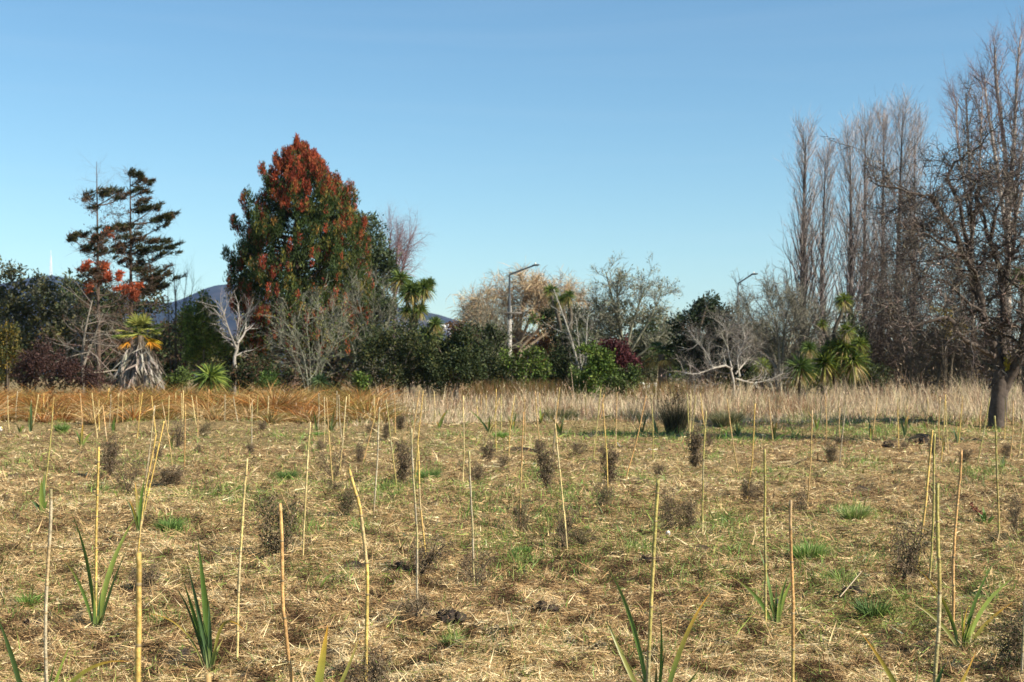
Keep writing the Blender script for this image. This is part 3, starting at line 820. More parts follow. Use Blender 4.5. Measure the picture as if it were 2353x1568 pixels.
# ------------------------------------------------------------------ wiry seedlings
def seedling_mesh(kind):
    """unit height, about unit width; tangled zigzag twigs with very small leaves"""
    st = Geo(); fo = Geo()
    ns = {'bushy': 6, 'upright': 4, 'sparse': 4, 'green': 5}[kind]
    a = rng.random(ns) * 6.28
    spread = {'bushy': .6, 'upright': .16, 'sparse': .45, 'green': .5}[kind]
    k = 8
    P = np.zeros((ns, k, 3)); 
    D = nrm(np.stack([np.cos(a) * spread, np.sin(a) * spread, np.ones(ns)], 1))
    for j in range(1, k):
        D = nrm(D + rng.normal(0, .16, (ns, 3)) + np.array([0, 0, .08]))
        P[:, j] = P[:, j - 1] + D * (rng.uniform(.7, 1.08, ns) * (.98 if kind != 'bushy' else .85) / (k - 1))[:, None]
    R = np.full((ns, k), .017) * np.linspace(1, .4, k)[None]
    brown = np.array([.115, .086, .054])
    tubes(st, P, R, 4, brown)
    m1 = {'bushy': 11, 'upright': 14, 'sparse': 9, 'green': 10}[kind]
    P1, R1 = grow(P, R, m1, .12, 1, 1.05, .30 if kind != 'upright' else .2, 5, .05, .35, .6, .4, .3)
    tubes(st, P1, R1, 3, brown * 1.15)
    P2, R2 = grow(P1, R1, 7 if kind != 'sparse' else 6, .15, 1, 1.15, .15, 5, .03, .4, .65, .4)
    strips(st, P2, np.maximum(R2 * 1.1, .0040), jit(brown * 1.25, len(P2), .3)[:, None])
    P3, R3 = grow(P2, R2, 4, .2, 1, 1.1, .075, 3, 0, .3, .8, .6)
    strips(st, P3, np.maximum(R3 * 1.2, .0032), jit(brown * 1.35, len(P3), .3)[:, None])
    nl = {'bushy': 420, 'upright': 650, 'sparse': 260, 'green': 800}[kind]
    pts = P3.reshape(-1, 3)[rng.integers(0, P3.shape[0] * 3, nl)]
    c = {'green': (.06, .075, .025)}.get(kind, (.078, .058, .038))
    leaves(fo, pts, rdir(nl), .042 * np.exp(rng.normal(0, .3, nl)), .026, jit(c, nl, .35, .12))
    return st.mesh('stems', M_twig), fo.mesh('leaves', M_leaf)

SEED = [  # foot x, foot y, width, height in picture units, kind, label
 (252,1092,40,92,'upright','tall thin brown seedling before the stake that leans left at far left'),
 (296,1132,46,98,'sparse','sparse pyramid shaped seedling left of the leaning stake pair'),
 (397,1115,88,54,'bushy','wide low brown seedling crossed by a thin leaning stake at left'),
 (363,1053,22,36,'upright','little brown seedling behind the leaning stake pair'),
 (408,1026,46,72,'sparse','seedling with bare dark stems before the sedge at left'),
 (467,1003,26,40,'green','green brown round seedling before the sedge at left'),
 (455,1036,22,30,'bushy','tiny seedling in the left middle distance, alone among the hay'),
 (577,1034,26,28,'bushy','small brown seedling at a stake foot between conifer and camera'),
 (602,990,28,26,'bushy','low seedling behind two stakes before the sedge under the red conifer'),
 (737,1030,26,32,'bushy','round brown seedling left of a straight stake under the red conifer'),
 (767,1098,42,86,'sparse','tall loose seedling at the foot of the leaning stake, left of centre'),
 (772,1130,36,36,'green','dark green tuft like seedling below the leaning stake, left of centre'),
 (645,1272,100,150,'green','largest greenish seedling, sparse and wide, by the orange brown stake'),
 (800,1186,54,68,'green','greenish wiry seedling left of the kinked stake'),
 (827,1055,20,48,'upright','narrow seedling at the strongly leaning stake left of centre'),
 (926,1100,40,104,'upright','tall dense column shaped seedling left of the grey joined stake'),
 (888,1010,22,40,'upright','short seedling between two far stakes left of centre'),
 (920,991,24,40,'upright','far seedling before the pale grass left of centre'),
 (853,994,30,28,'bushy','far low seedling where the sedge ends'),
 (1122,1054,46,58,'bushy','brown seedling behind the strongly leaning stake at the centre'),
 (1095,1098,44,52,'bushy','brown seedling just behind the tip of the dull grey stake'),
 (1158,1066,32,32,'bushy','low brown seedling at a leaning stake by the picture centre'),
 (1256,1116,40,96,'upright','tall dark column shaped seedling right of the picture centre'),
 (1240,1036,34,34,'bushy','round seedling at a stake foot behind the tall dark column seedling'),
 (1331,1045,42,42,'bushy','broad brown seedling in the shade strip right of the centre'),
 (1398,1112,38,98,'upright','tall seedling behind the leaning yellow stake right of centre'),
 (1384,1162,48,64,'green','loose greenish seedling in front of the tall one, right of centre'),
 (1512,1079,30,34,'bushy','small round seedling below the stake at the rush clump'),
 (1597,1068,40,96,'upright','tall dim seedling among the three stakes right of the rush clump'),
 (1632,1020,26,42,'bushy','far dark seedling behind the long straight stake'),
 (1542,1211,50,98,'sparse','left one of the pair of reddish wiry seedlings right of centre'),
 (1582,1209,58,78,'bushy','right one of the pair of reddish wiry seedlings, lower and denser'),
 (1722,1134,54,56,'bushy','dense brown seedling at the foot of a stake, right middle field'),
 (1206,1202,40,78,'green','slim seedling at the foot of the straight stake right of centre'),
 (1289,1246,56,112,'sparse','tall sparse seedling left of the stake foot below the centre'),
 (1330,1244,56,46,'green','low spreading seedling right of the stake foot below the centre'),
 (1908,1061,40,52,'bushy','compact dark round seedling in the right middle field'),
 (1839,1164,44,68,'sparse','loose seedling left of the tall stake in the right middle field'),
 (1934,1014,46,24,'bushy','far flat seedling behind the compact dark round one'),
 (2075,1032,24,26,'bushy','far seedling at a stake between the two soil heaps'),
 (2145,1038,24,38,'upright','far seedling behind the group of close stakes at right'),
 (2214,1055,34,38,'bushy','brown seedling left of the slanting stake near the big tree'),
 (2310,1050,26,42,'bushy','seedling right of the big tree trunk'),
 (2072,1322,100,150,'sparse','large reddish open seedling left of the close group of four stakes'),
 (2335,1530,120,150,'green','large dark seedling in the lower right corner'),
 (964,1306,116,100,'sparse','wide loose seedling around the foot of the crossing stakes'),
 (945,1432,118,74,'bushy','low red brown seedling in front of the crossing stakes'),
 (862,1610,120,160,'bushy','big dark seedling at the bottom edge before the kinked stake'),
 (1092,1334,86,100,'sparse','reddish seedling surrounding the foot of the dull grey stake'),
 (338,1340,100,84,'bushy','grey brown tangled seedling behind the thick foreground stake'),
 (2292,1241,62,34,'green','low dark seedling at the foot of the olive green stake'),
 (2338,1214,40,100,'sparse','thin stemmed seedling near the right edge'),
]
def build_seedlings():
    protos = {}
    for kd in ('bushy', 'upright', 'sparse', 'green'):
        protos[kd] = [seedling_mesh(kd) for _ in range(3 if kd != 'green' else 2)]
    for fx, fy, w, h, kd, lab in SEED:
        d = GD(fy); b = PX(fx, fy, d); b[2] = height(b[0], d) - .02
        o = thing('shrub_seedling', lab, 'seedling', b, 'wiry shrub seedlings planted over the field')
        H = h / F * d * 1.05; W = w / F * d * 1.12
        unit = {'bushy': 1.05, 'upright': .55, 'sparse': .85, 'green': .9}[kd]
        o.scale = (W / unit, W / unit, H); o.rotation_euler = (0, 0, rng.random() * 6.28)
        st, fo = protos[kd][rng.integers(len(protos[kd]))]
        for nm, me in (('stems', st), ('leaves', fo)):
            c = bpy.data.objects.new(nm, me); COL.objects.link(c); c.parent = o
build_seedlings()

# ------------------------------------------------------------------ rush and tussocks, soil heaps, stone, sticks
def tussock(name, label, cat, fx, fy, w, h, n, cols, stiff=.3, wid=.012, group=None):
    d = GD(fy); b = PX(fx, fy, d); b[2] = height(b[0], d) - .02
    W = w / F * d; H = h / F * d
    g = Geo()
    r = np.sqrt(rng.random(n)) * W * .28; a = rng.random(n) * 6.28
    o = np.stack([np.cos(a), np.sin(a), 0 * a], 1)
    B = b + o * r[:, None]
    D = nrm(o * (r / W * 1.6 * (1 - stiff) + .05)[:, None] + np.array([0, 0, 1.0]) + rng.normal(0, .10, (n, 3)))
    ci = rng.integers(0, len(cols), n)
    C = np.array(cols)[ci] * np.exp(rng.normal(0, .2, (n, 1)))
    blades(g, B, D, H * (.5 + .55 * rng.random(n)), wid, (1 - stiff) * .9 * rng.random(n), o, 4, C)
    return tag(g.build(name, M_grass, None, b), label, cat, group), b, H, W

rush, b, H, W = tussock('rush_clump', 'dark upright rush clump standing alone before the dry grass', 'rush', 1552, 994, 74, 92, 560,
        [(.035, .045, .018), (.05, .05, .022), (.028, .024, .018), (.10, .08, .04)], .72, .011)
gsd = Geo(); nn = 26
B = b + np.stack([rng.normal(0, W * .2, nn), rng.normal(0, W * .2, nn), H * rng.uniform(.75, 1.12, nn)], 1)
for _ in range(6): leaves(gsd, B + rng.normal(0, .03, B.shape), rdir(nn, .5), .07, .03, (.03, .022, .018))
tubes(gsd, np.stack([np.stack([B * 0 + b + (B - b) * np.array([.5, .5, 0]), B], 1)], 0)[0], np.full((nn, 2), .006), 3, (.05, .04, .02))
gsd.build('seed_head', M_twig, rush)
TUSS = [
 (1288, 976, 84, 52, 700, 'rounded green and straw tussock before the pale grass at the centre', [(.14, .16, .05), (.30, .27, .11), (.36, .31, .15), (.10, .12, .04)]),
 (1668, 985, 90, 44, 600, 'shaggy green tussock behind the shaded grass right of the rush', [(.11, .13, .05), (.28, .26, .12), (.40, .33, .18)]),
 (1150, 1007, 40, 20, 300, 'small bright green grass tuft by the picture centre', [(.15, .26, .05), (.2, .3, .07)]),
 (142, 990, 36, 22, 300, 'round bright green grass tuft before the sedge at far left', [(.13, .22, .05), (.16, .25, .06)]),
 (984, 1094, 54, 34, 420, 'dark green grass clump right of the crossing stakes', [(.08, .16, .035), (.12, .20, .05)]),
 (1963, 1182, 72, 48, 520, 'leafy green grass clump in the right middle field', [(.14, .24, .05), (.2, .28, .08), (.4, .36, .16)]),
 (1858, 1262, 96, 46, 700, 'largest bright grass clump, at the foot of the reddish open seedling', [(.12, .24, .04), (.17, .28, .06), (.35, .36, .14)]),
 (660, 1098, 44, 32, 300, 'grass clump left of the loose seedling under the conifer', [(.10, .18, .05), (.15, .22, .06)]),
 (390, 1215, 62, 40, 420, 'green grass clump right of the leaning stake pair', [(.11, .20, .05), (.16, .24, .06)]),
 (1040, 1490, 44, 38, 320, 'bright green grass clump below the bare soil patch', [(.11, .19, .04), (.2, .26, .08)]),
 (1200, 1262, 40, 30, 280, 'green grass clump at the foot of the straight stake right of centre', [(.11, .19, .04), (.16, .24, .05)]),
 (2006, 1410, 90, 60, 170, 'thin grass clump with coarse blades, left of the sprawling flax', [(.08, .15, .04), (.13, .19, .05)]),
 (2268, 1370, 80, 50, 200, 'coarse green grass clump above the sprawling flax leaves', [(.10, .18, .05), (.15, .22, .06)]),
 (66, 1382, 40, 52, 70, 'little weed with upright green blades left of the wide leaved flax', [(.13, .24, .04), (.18, .28, .06)]),
 (1940, 1332, 60, 60, 90, 'weedy grass tuft with tall curved blades in the right foreground', [(.14, .22, .04), (.24, .28, .08)]),
 (735, 1000, 40, 16, 200, 'low bright grass tuft under the red conifer', [(.15, .27, .05), (.2, .3, .07)]),
]
for (fx, fy, w, h, n, lab, cols) in TUSS:
    tussock('grass_tussock', lab, 'grass clump', fx, fy, w, h, n, cols, .25, .009 if fy > 1050 else .02, 'grass clumps standing out of the hay')

def clod(fx, fy, w, h, lab, n=11):
    d = GD(fy); b = PX(fx, fy, d); b[2] = height(b[0], d)
    W = w / F * d / 2 * 1.35; H = h / F * d * 1.25
    o = thing('soil_heap', lab, 'soil', b, 'heaps of dark soil dug out at planting holes')
    g = Geo(); kk = 0
    for i in range(n):
        f = rng.random() ** .5; a = rng.random() * 6.28
        c = b + np.array([math.cos(a) * f * W * .75, math.sin(a) * f * W * .6, H * (1 - f) * .55])
        r = W * rng.uniform(.18, .4)
        m, s = 7, 9
        th = np.linspace(0.05, np.pi - .05, m)[:, None]; ph = (np.arange(s) / s * 2 * np.pi)[None]
        rr = r * (1 + .28 * rng.normal(size=(m, s)))
        v = np.stack([rr * np.sin(th) * np.cos(ph), rr * np.sin(th) * np.sin(ph), rr * .75 * np.cos(th) * np.ones_like(ph)], -1) + c
        q = [[j * s + mm, (j + 1) * s + mm, (j + 1) * s + (mm + 1) % s, j * s + (mm + 1) % s] for j in range(m - 1) for mm in range(s)]
        t = [[0, mm, mm + 1] for mm in range(1, s - 1)]
        g.add(v, q, t, jit((.038, .030, .025), m * s, .3))
    g.build('soil_lumps', M_soil, o)
    hs = Geo(); n2 = 160
    P = b + np.stack([rng.normal(0, W * .5, n2), rng.normal(0, W * .45, n2), H * rng.random(n2) * .5], 1)
    D = rdir(n2, .2); D[:, 2] = np.abs(D[:, 2]) * .6
    leaves(hs, P, D, .05 * (d / 8) ** .5, .004 * (d / 8) ** .7, jit((.34, .25, .14), n2, .3))
    hs.build('hay_wisps', M_hay, o)['kind'] = 'stuff'
for a in [(1035, 1444, 60, 26, 'dark soil heap below the picture centre, ringed with grey hay'),
          (920, 1298, 36, 22, 'black soil clod left of the crossing stakes'),
          (1045, 1304, 22, 18, 'single dark clod left of the dull grey stake'),
          (2044, 1026, 34, 18, 'dark earth heap in the far right field, left one of two'),
          (2122, 1018, 46, 18, 'dark earth heap in the far right field, right one of two'),
          (1250, 1410, 46, 20, 'dark clod throwing a shadow right of the soil heap below centre'),
          (75, 1424, 56, 14, 'flat bare soil patch left of the wide leaved flax'),
          (1492, 1284, 40, 20, 'dark crumbly soil behind the thick green yellow stake'),
          (20, 998, 16, 10, 'small dark clod near the left edge of the field'),
          (1960, 1362, 60, 24, 'dark mound under a fallen pale twig at right')]:
    clod(*a)

def stick(name, pts, w, col, lab, cat='stick', leafy=False, lift=.03):
    P = []
    fy = max(p[1] for p in pts); 
    for x, y, z in pts:
        d = GD(y) if z is None else z
        p = PX(x, y, d)
        if z is None: p[2] = height(p[0], p[1]) + lift
        P.append(p)
    P = bez(P, 8)
    g = Geo()
    d = P[0, 1]
    tubes(g, P[None], (w / 2 / F * d * np.linspace(1, .5, 8))[None], 6, col, cap=True)
    return tag(g.build(name, M_bark, None, P[0]), lab, cat)
stick('fallen_stick', [(1930, 1380, None), (1955, 1362, None), (1980, 1345, None)], 3.2, (.36, .29, .2), 'pale forked twig lying over the dark mound at right', lift=.08)
stick('fallen_stick', [(1490, 1033, None), (1500, 1033.5, None), (1511, 1033, None)], 2.6, (.62, .56, .42), 'whitish stick lying flat below the rush clump', lift=.09)
stick('fallen_stick', [(1418, 1021, None), (1424, 1026, None), (1430, 1027.5, None)], 2.2, (.55, .5, .4), 'short bleached stick at the stake left of the rush clump', lift=.08)
stick('fallen_stick', [(2075, 1060, None), (2100, 1062, None), (2118, 1066, None)], 2.2, (.24, .18, .12), 'thin dark twig lying in the right middle field', lift=.08)
stick('fallen_branch', [(1812, 1073, None), (1840, 1066, None), (1880, 1059, None), (1905, 1058, None)], 2.6, (.14, .11, .06), 'thin dry branch lying left of the compact round seedling', lift=.1)
gd = GD(1193); dk = thing('dock_plant', 'reddish dead dock stalk leaning over green leaves at right', 'weed', ground_pt(2262, 1196))
g = Geo(); P = bez([PX(2261, 1194, gd), PX(2252, 1182, gd), PX(2240, 1170, gd), PX(2228, 1158, gd)], 8)
tubes(g, P[None], (.012 * np.linspace(1, .6, 8))[None], 5, (.16, .06, .035)); 
leaves(g, P[rng.integers(0, 8, 60)], rdir(60, .4), .05, .02, jit((.15, .06, .04), 60, .3))
g.build('stalk', M_twig, dk)
g = Geo(); leaves(g, np.repeat(ground_pt(2262, 1197)[None], 16, 0) + rng.normal(0, .03, (16, 3)), rdir(16, .9), .13, .04, jit((.11, .2, .04), 16, .2)); g.build('leaf_rosette', M_grass, dk)
# white stone and white tag
b = ground_pt(1535, 1219); d = b[1]
g = Geo(); m, s = 8, 12
th = np.linspace(.05, np.pi - .05, m)[:, None]; ph = (np.arange(s) / s * 2 * np.pi)[None]
rr = 6.0 / F * d * (1 + .08 * rng.normal(size=(m, s)))
g.add(np.stack([rr * .9 * np.sin(th) * np.cos(ph), rr * np.sin(th) * np.sin(ph), rr * 1.25 * np.cos(th) * np.ones_like(ph)], -1) + b + np.array([0, 0, .04]),
      [[j * s + mm, (j + 1) * s + mm, (j + 1) * s + (mm + 1) % s, j * s + (mm + 1) % s] for j in range(m - 1) for mm in range(s)], [[0, mm, mm + 1] for mm in range(1, s - 1)], (.66, .61, .5))
tag(g.build('white_stone', M_paint, None, b, smooth=True), 'small cream white stone lying in the hay below the reddish seedling pair', 'stone')
b = ground_pt(1, 990); d = b[1]
g = Geo(); box(g, b + np.array([0, 0, .09]), (.10, .012, .11), .3, (.8, .8, .78)); box(g, b + np.array([.045, -.008, .12]), (.03, .012, .04), .3, (.7, .6, .1)); box(g, b + np.array([0, .01, .02]), (.012, .01, .12), 0, (.4, .4, .38))
tag(g.build('plant_marker', M_paint, None, b), 'little white plant marker with a yellow edge at the left edge', 'marker')

# ------------------------------------------------------------------ hills, houses, mast, far wood
HD = 6000.0
HILL = [(-900, 720), (-400, 690), (-100, 668), (0, 658), (60, 645), (117, 637), (170, 646), (230, 662), (300, 690), (380, 703), (420, 690), (470, 668), (500, 660), (545, 657),
        (600, 668), (680, 690), (800, 706), (900, 708), (960, 716), (1000, 724), (1040, 735), (1080, 745), (1130, 756), (1200, 768), (1320, 790), (1500, 815), (1800, 830), (2400, 842), (3300, 850)]
HX = np.array([(p[0] - 1176.5) / F * HD for p in HILL]); HZ = np.array([EYE + (HOR - p[1]) / F * HD for p in HILL])
def hillz(x, y):
    s = np.clip((y - 3000) / (HD - 3000), 0, 1); s = s * s * (3 - 2 * s)
    back = 1 - np.clip((y - HD) / 2500, 0, 1)
    rid = 1 + (noise(x, y, 420, 61) - .5) * .22 * np.sin(np.pi * np.clip(s, 0, 1))
    xx = x * HD / np.maximum(y, 3000)
    return np.interp(xx, HX, HZ) * s * rid * back - 3
def build_hills():
    xs = np.linspace(-4300, 3200, 220); ys = np.concatenate([np.linspace(2900, 6000, 44), np.linspace(6100, 8400, 12)])
    X, Y = np.meshgrid(xs, ys)
    Z = hillz(X, Y) + (noise(X, Y, 60, 62) - .5) * 5 + (noise(X, Y, 28, 64) - .5) * 4
    n1 = noise(X, Y, 260, 63)[..., None]; n2 = noise(X, Y, 90, 65)[..., None]
    C = np.array([.018, .026, .024]) * (1 - n1) + np.array([.045, .034, .034]) * n1
    C = C * (.55 + .9 * n2)
    g = Geo(); r, c = X.shape; idx = np.arange(r * c).reshape(r, c)
    g.add(np.stack([X, Y, Z], -1), np.stack([idx[:-1, :-1], idx[:-1, 1:], idx[1:, 1:], idx[1:, :-1]], -1).reshape(-1, 4), None, C.reshape(-1, 3))
    tag(g.build('hills', M_hill, smooth=True), kind='structure')
build_hills()
def build_houses():
    gw = Geo(); box(gw, (0, 0, 3), (14, 9, 6), 0, (.72, .70, .66))
    gr = Geo(); gr.add([[-7.4, -5, 6.01], [7.4, -5, 6.01], [7.4, 5, 6.01], [-7.4, 5, 6.01], [-7.4, 0, 9], [7.4, 0, 9]], [[0, 1, 5, 4], [2, 3, 4, 5]], [[0, 4, 3], [1, 2, 5]], (.30, .25, .24))
    gn = Geo()
    for x in (-4.5, 0, 4.5): box(gn, (x, -4.52, 3.4), (2.2, .1, 2), 0, (.08, .09, .1))
    mw = gw.mesh('wall', M_paint); mr = gr.mesh('roof', M_paint); mn = gn.mesh('windows', M_paint)
    spots = [(1003, 752), (1010, 757), (1017, 751), (1023, 758), (1029, 753), (1036, 759), (1043, 755), (1050, 760), (1057, 757), (1064, 762), (1072, 759), (1014, 763), (1033, 765), (998, 745), (1045, 749), (1026, 746),
             (985, 742), (1058, 766), (490, 752), (505, 758), (1085, 765), (1008, 745)]
    order = sorted([p for p in spots if p[0] > 900]); lo = sorted([p for p in spots if p[0] < 900])
    for i, (px, py) in enumerate(spots):
        best = None
        for y in np.linspace(3200, 5900, 300):
            x = (px - 1176.5) / F * y
            e = abs(HOR - (hillz(np.array(x), np.array(y)) + 2 - EYE) / y * F - py)
            if best is None or e < best[0]: best = (e, x, y)
        _, x, y = best
        o = thing('house', 'small white hillside house between dark shrubs and willow, %s from left' % ORD[order.index((px, py))] if px > 900 else '%s white house low on the hill left of the red conifer' % ('left' if (px, py) == lo[0] else 'right'), 'house', (x, y, float(hillz(np.array(x), np.array(y))) - 1), 'white houses at the foot of the hill')
        o.rotation_euler = (0, 0, rng.normal(0, .5)); k = rng.uniform(.8, 1.5); o.scale = (k, k, k)
        for nm, me in (('wall', mw), ('roof', mr), ('windows', mn)):
            c = bpy.data.objects.new(nm, me); COL.objects.link(c); c.parent = o
build_houses()
def build_mast():
    x = (117 - 1176.5) / F * HD; z0 = float(hillz(np.array(x), np.array(HD))) - 2; H = 96
    g = Geo(); zs = np.linspace(0, H, 13)
    w = lambda z: 7.5 * (1 - z / H) ** .8 + 1.3
    col = (.72, .7, .68)
    for sx, sy in ((-1, -1), (1, -1), (1, 1), (-1, 1)):
        tubes(g, np.array([[[x + sx * w(z) / 2, HD + sy * w(z) / 2, z0 + z] for z in zs]]), np.full((1, 13), .9), 4, col)
    for a, b in zip(zs[:-1], zs[1:]):
        for s in (-1, 1):
            tubes(g, np.array([[[x - s * w(a) / 2, HD - w(a) / 2, z0 + a], [x + s * w(b) / 2, HD - w(b) / 2, z0 + b]]]), np.full((1, 2), .5), 3, col)
    m = thing('radio_mast', 'faint lattice radio mast on the hilltop at far left', 'mast', (x, HD, z0))
    g.build('lattice_tower', M_paint, m)
    g = Geo(); tubes(g, np.array([[[x, HD, z0 + H], [x, HD, z0 + H + 22]]]), np.full((1, 2), 1.0), 6, col); g.build('aerial', M_paint, m)
build_mast()

# ------------------------------------------------------------------ tree makers
def lobe_leaves(g, lobes, d, n, size, cols, shell=.55, clump=5, wl=.55, droop=0.0, dd=.9):
    """lobes: (x, y, rx, ry) in picture units at distance d; many leaf clumps through each lobe's volume"""
    L = np.array(lobes, float)
    if L.shape[1] < 5: L = np.concatenate([L, np.zeros((len(L), 1))], 1)
    sub = []
    for (lx, ly, lrx, lry, lz) in L:
        for _ in range(11):
            u0 = rdir(1)[0]; q0 = rng.uniform(.55, 1.08); f0 = rng.uniform(.16, .42)
            sub.append((lx + u0[0] * lrx * q0, ly + u0[2] * lry * q0, lrx * f0 * rng.uniform(.8, 1.3), lry * f0 * rng.uniform(.7, 1.1), lz + u0[1] * lrx * q0 * d / F))
    L = np.concatenate([L * np.array([1, 1, .66, .66, 1]), np.array(sub)])
    wgt = L[:, 2] * L[:, 3]; wgt[:len(lobes)] *= .8; wgt /= wgt.sum()
    nc = int(n * .85) // clump; size = size * 1.07
    li = rng.choice(len(L), nc, p=wgt)
    u = rdir(nc)
    rad = shell + (1 - shell) * rng.random(nc) ** .6
    s = d / F
    # uneven outline: each direction of each lobe swells or shrinks
    bump = .62 + .7 * noise(u[:, 0] * 2 + li * 9.1, u[:, 2] * 2 + u[:, 1] * 1.7, .55, 71)
    C = np.stack([(L[li, 0] - 1176.5) * s + u[:, 0] * L[li, 2] * s * rad * bump,
                  d + L[li, 4] + u[:, 1] * (L[li, 2] * .8 + L[li, 3] * .2) * s * rad * bump * dd,
                  EYE + (HOR - L[li, 1]) * s + u[:, 2] * L[li, 3] * s * rad * bump], 1)
    cc = np.array(cols)[rng.integers(0, len(cols), nc)] * np.exp(rng.normal(0, .22, (nc, 1)))
    P = np.repeat(C, clump, 0) + rng.normal(0, size * .75, (nc * clump, 3))
    D = np.repeat(u, clump, 0) * .8 + rng.normal(0, .7, (nc * clump, 3)); D[:, 2] += .25 - droop
    P[:, 2] = np.maximum(P[:, 2], .05)
    leaves(g, P, D, size * np.exp(rng.normal(0, .3, len(P))), size * wl, np.repeat(cc, clump, 0) * np.exp(rng.normal(0, .12, (len(P), 1))))
    return C

def trunk_into(g, P0, C, n, r0, col, spread=.5):
    """limbs from the base of a bush into its crown"""
    idx = rng.choice(len(C), n)
    pts = []
    for i in idx:
        a = P0 + rng.normal(0, r0 * 2, 3) * np.array([1, 1, 0]); b = C[i]
        m = a * .5 + b * .5; m[2] += (b[2] - a[2]) * .15; m[:2] = a[:2] * .6 + b[:2] * .4
        pts.append(bez([a, m, b], 6))
    tubes(g, np.array(pts), (r0 * np.linspace(1, .25, 6))[None] * rng.uniform(.6, 1.1, (n, 1)), 5, col)

def bush(name, lab, cat, lobes, d, n, size, cols, group=None, limbs=6, r0=.05, barkc=(.10, .08, .06), **kw):
    L = np.array(lobes, float)
    bx = np.average(L[:, 0], weights=L[:, 2])
    b = np.array([(bx - 1176.5) / F * d, d, 0.0])
    o = thing(name, lab, cat, b, group)
    g = Geo(); C = lobe_leaves(g, lobes, d, n, size, cols, **kw)
    g.build('foliage', M_leaf, o)
    if limbs:
        g2 = Geo(); trunk_into(g2, b, C, limbs, r0, barkc)
        g2.build('stems' if 'shrub' in name or 'bush' in name else 'trunk', M_bark, o, smooth=True)
    return o

def twigs_mesh(g, P, R, spec, col, thin=True):
    """spec: list of dict(m,t0,t1,ang,L,...) levels; last levels drawn as ribbons"""
    lv = [(P, R)]
    for i, sp in enumerate(spec):
        P, R = grow(lv[-1][0], lv[-1][1], **sp); lv.append((P, R))
        c = jit(np.array(col[min(i, len(col) - 1)]), len(P), .18, .04)[:, None]
        if i == 0: tubes(g, P, R, 4, c)
        else: strips(g, P, R, c)
    return lv

def bare_tree(name, lab, cat, bx, topy, d, r0, trunkpts, levels, col, group=None, leafspec=None, tcol=None):
    """trunkpts: list of stems, each a list of (column,row); row None means the ground"""
    b = np.array([(bx - 1176.5) / F * d, d, 0.0])
    o = thing(name, lab, cat, b, group)
    K = 12
    stems = []
    for st in trunkpts:
        pts = []
        dz = 0.0
        for j, (x, y) in enumerate(st):
            if y is None: p = np.array([(x - 1176.5) / F * d, d, -.1])
            else: p = PX(x, y, d + dz)
            dz += rng.normal(0, .35)
            pts.append(p)
        stems.append(bez(pts, K))
    P = np.array(stems); n = len(P)
    R = np.array([np.linspace(1, .22, K) * (r0 if j == 0 else r0 * .62) for j in range(n)])
    for j in range(n):
        g = Geo(); tubes(g, P[j:j + 1], R[j:j + 1], 8, tcol if tcol is not None else col[0])
        g.build('trunk' if j == 0 else 'limb', M_bark, o, smooth=True)
    g = Geo(); lv = twigs_mesh(g, P, R, levels, col)
    g.build('branches', M_twig, o)
    if leafspec:
        nl, size, lc = leafspec
        g = Geo(); Z = lv[-1][0]
        q = Z[rng.integers(0, len(Z), nl), rng.integers(1, Z.shape[1], nl)]
        leaves(g, q, rdir(nl), size, size * .6, np.array(lc)[rng.integers(0, len(lc), nl)] * np.exp(rng.normal(0, .25, (nl, 1))))
        g.build('leaves', M_leaf, o)
    return o

lv_ = lambda m, t0, t1, ang, L, k=4, up=0., wander=.15, rr=.6, tip=.35, Lt=0., Lj=.25, aj=.2, minr=0.: dict(m=m, t0=t0, t1=t1, ang=ang, L=L, k=k, up=up, wander=wander, rr=rr, tip=tip, Lt=Lt, Lj=Lj, aj=aj, minr=minr)

def cabbage_head(c, r, n, cols, dead=.25):
    g = Geo()
    D = rdir(n, .35); 
    low = D[:, 2] < -.25
    L = r * (.8 + .35 * rng.random(n))
    C = np.array(cols)[rng.integers(0, len(cols), n)] * np.exp(rng.normal(0, .2, (n, 1)))
    dl = low & (rng.random(n) < .55); C[dl] = jit((.30, .24, .08), dl.sum(), .3)
    blades(g, np.repeat(c[None], n, 0) + D * r * .08, D, L, r * .075, .12 + .3 * rng.random(n), np.repeat([[0, 0, -1.0]], n, 0), 4, C)
    return g

def cabbage_tree(lab, bx, d, trunks, heads, group, skirt=True, cols=((.06, .098, .026), (.09, .135, .034), (.14, .18, .045)), rtr=.11):
    """trunks: lists of (x,y) ; heads: (x,y,r) in picture units"""
    b = np.array([(bx - 1176.5) / F * d, d, 0.0])
    o = thing('cabbage_tree', lab, 'cabbage tree', b, group)
    for st in trunks:
        pts = [np.array([(x - 1176.5) / F * d, d, -.1]) if y is None else PX(x, y, d) for x, y in st]
        P = bez(pts, 9); g = Geo(); tubes(g, P[None], (rtr * np.linspace(1.15, .75, 9))[None], 7, (.085, .07, .052))
        g.build('trunk', M_bark, o, smooth=True)
    for x, y, r in heads:
        c = PX(x, y, d + rng.normal(0, .2)); rr = r / F * d
        cabbage_head(c, rr, 260, cols).build('leaf_head', M_leaf, o)
        if skirt:
            g = Geo(); n = 40; D = rdir(n, -1.6)
            blades(g, np.repeat((c - np.array([0, 0, rr * .15]))[None], n, 0), D, rr * .85, rr * .07, .2, np.repeat([[0, 0, -1.0]], n, 0), 3, jit((.34, .26, .15), n, .3))
            g.build('dead_leaves', M_hay, o)
    return o

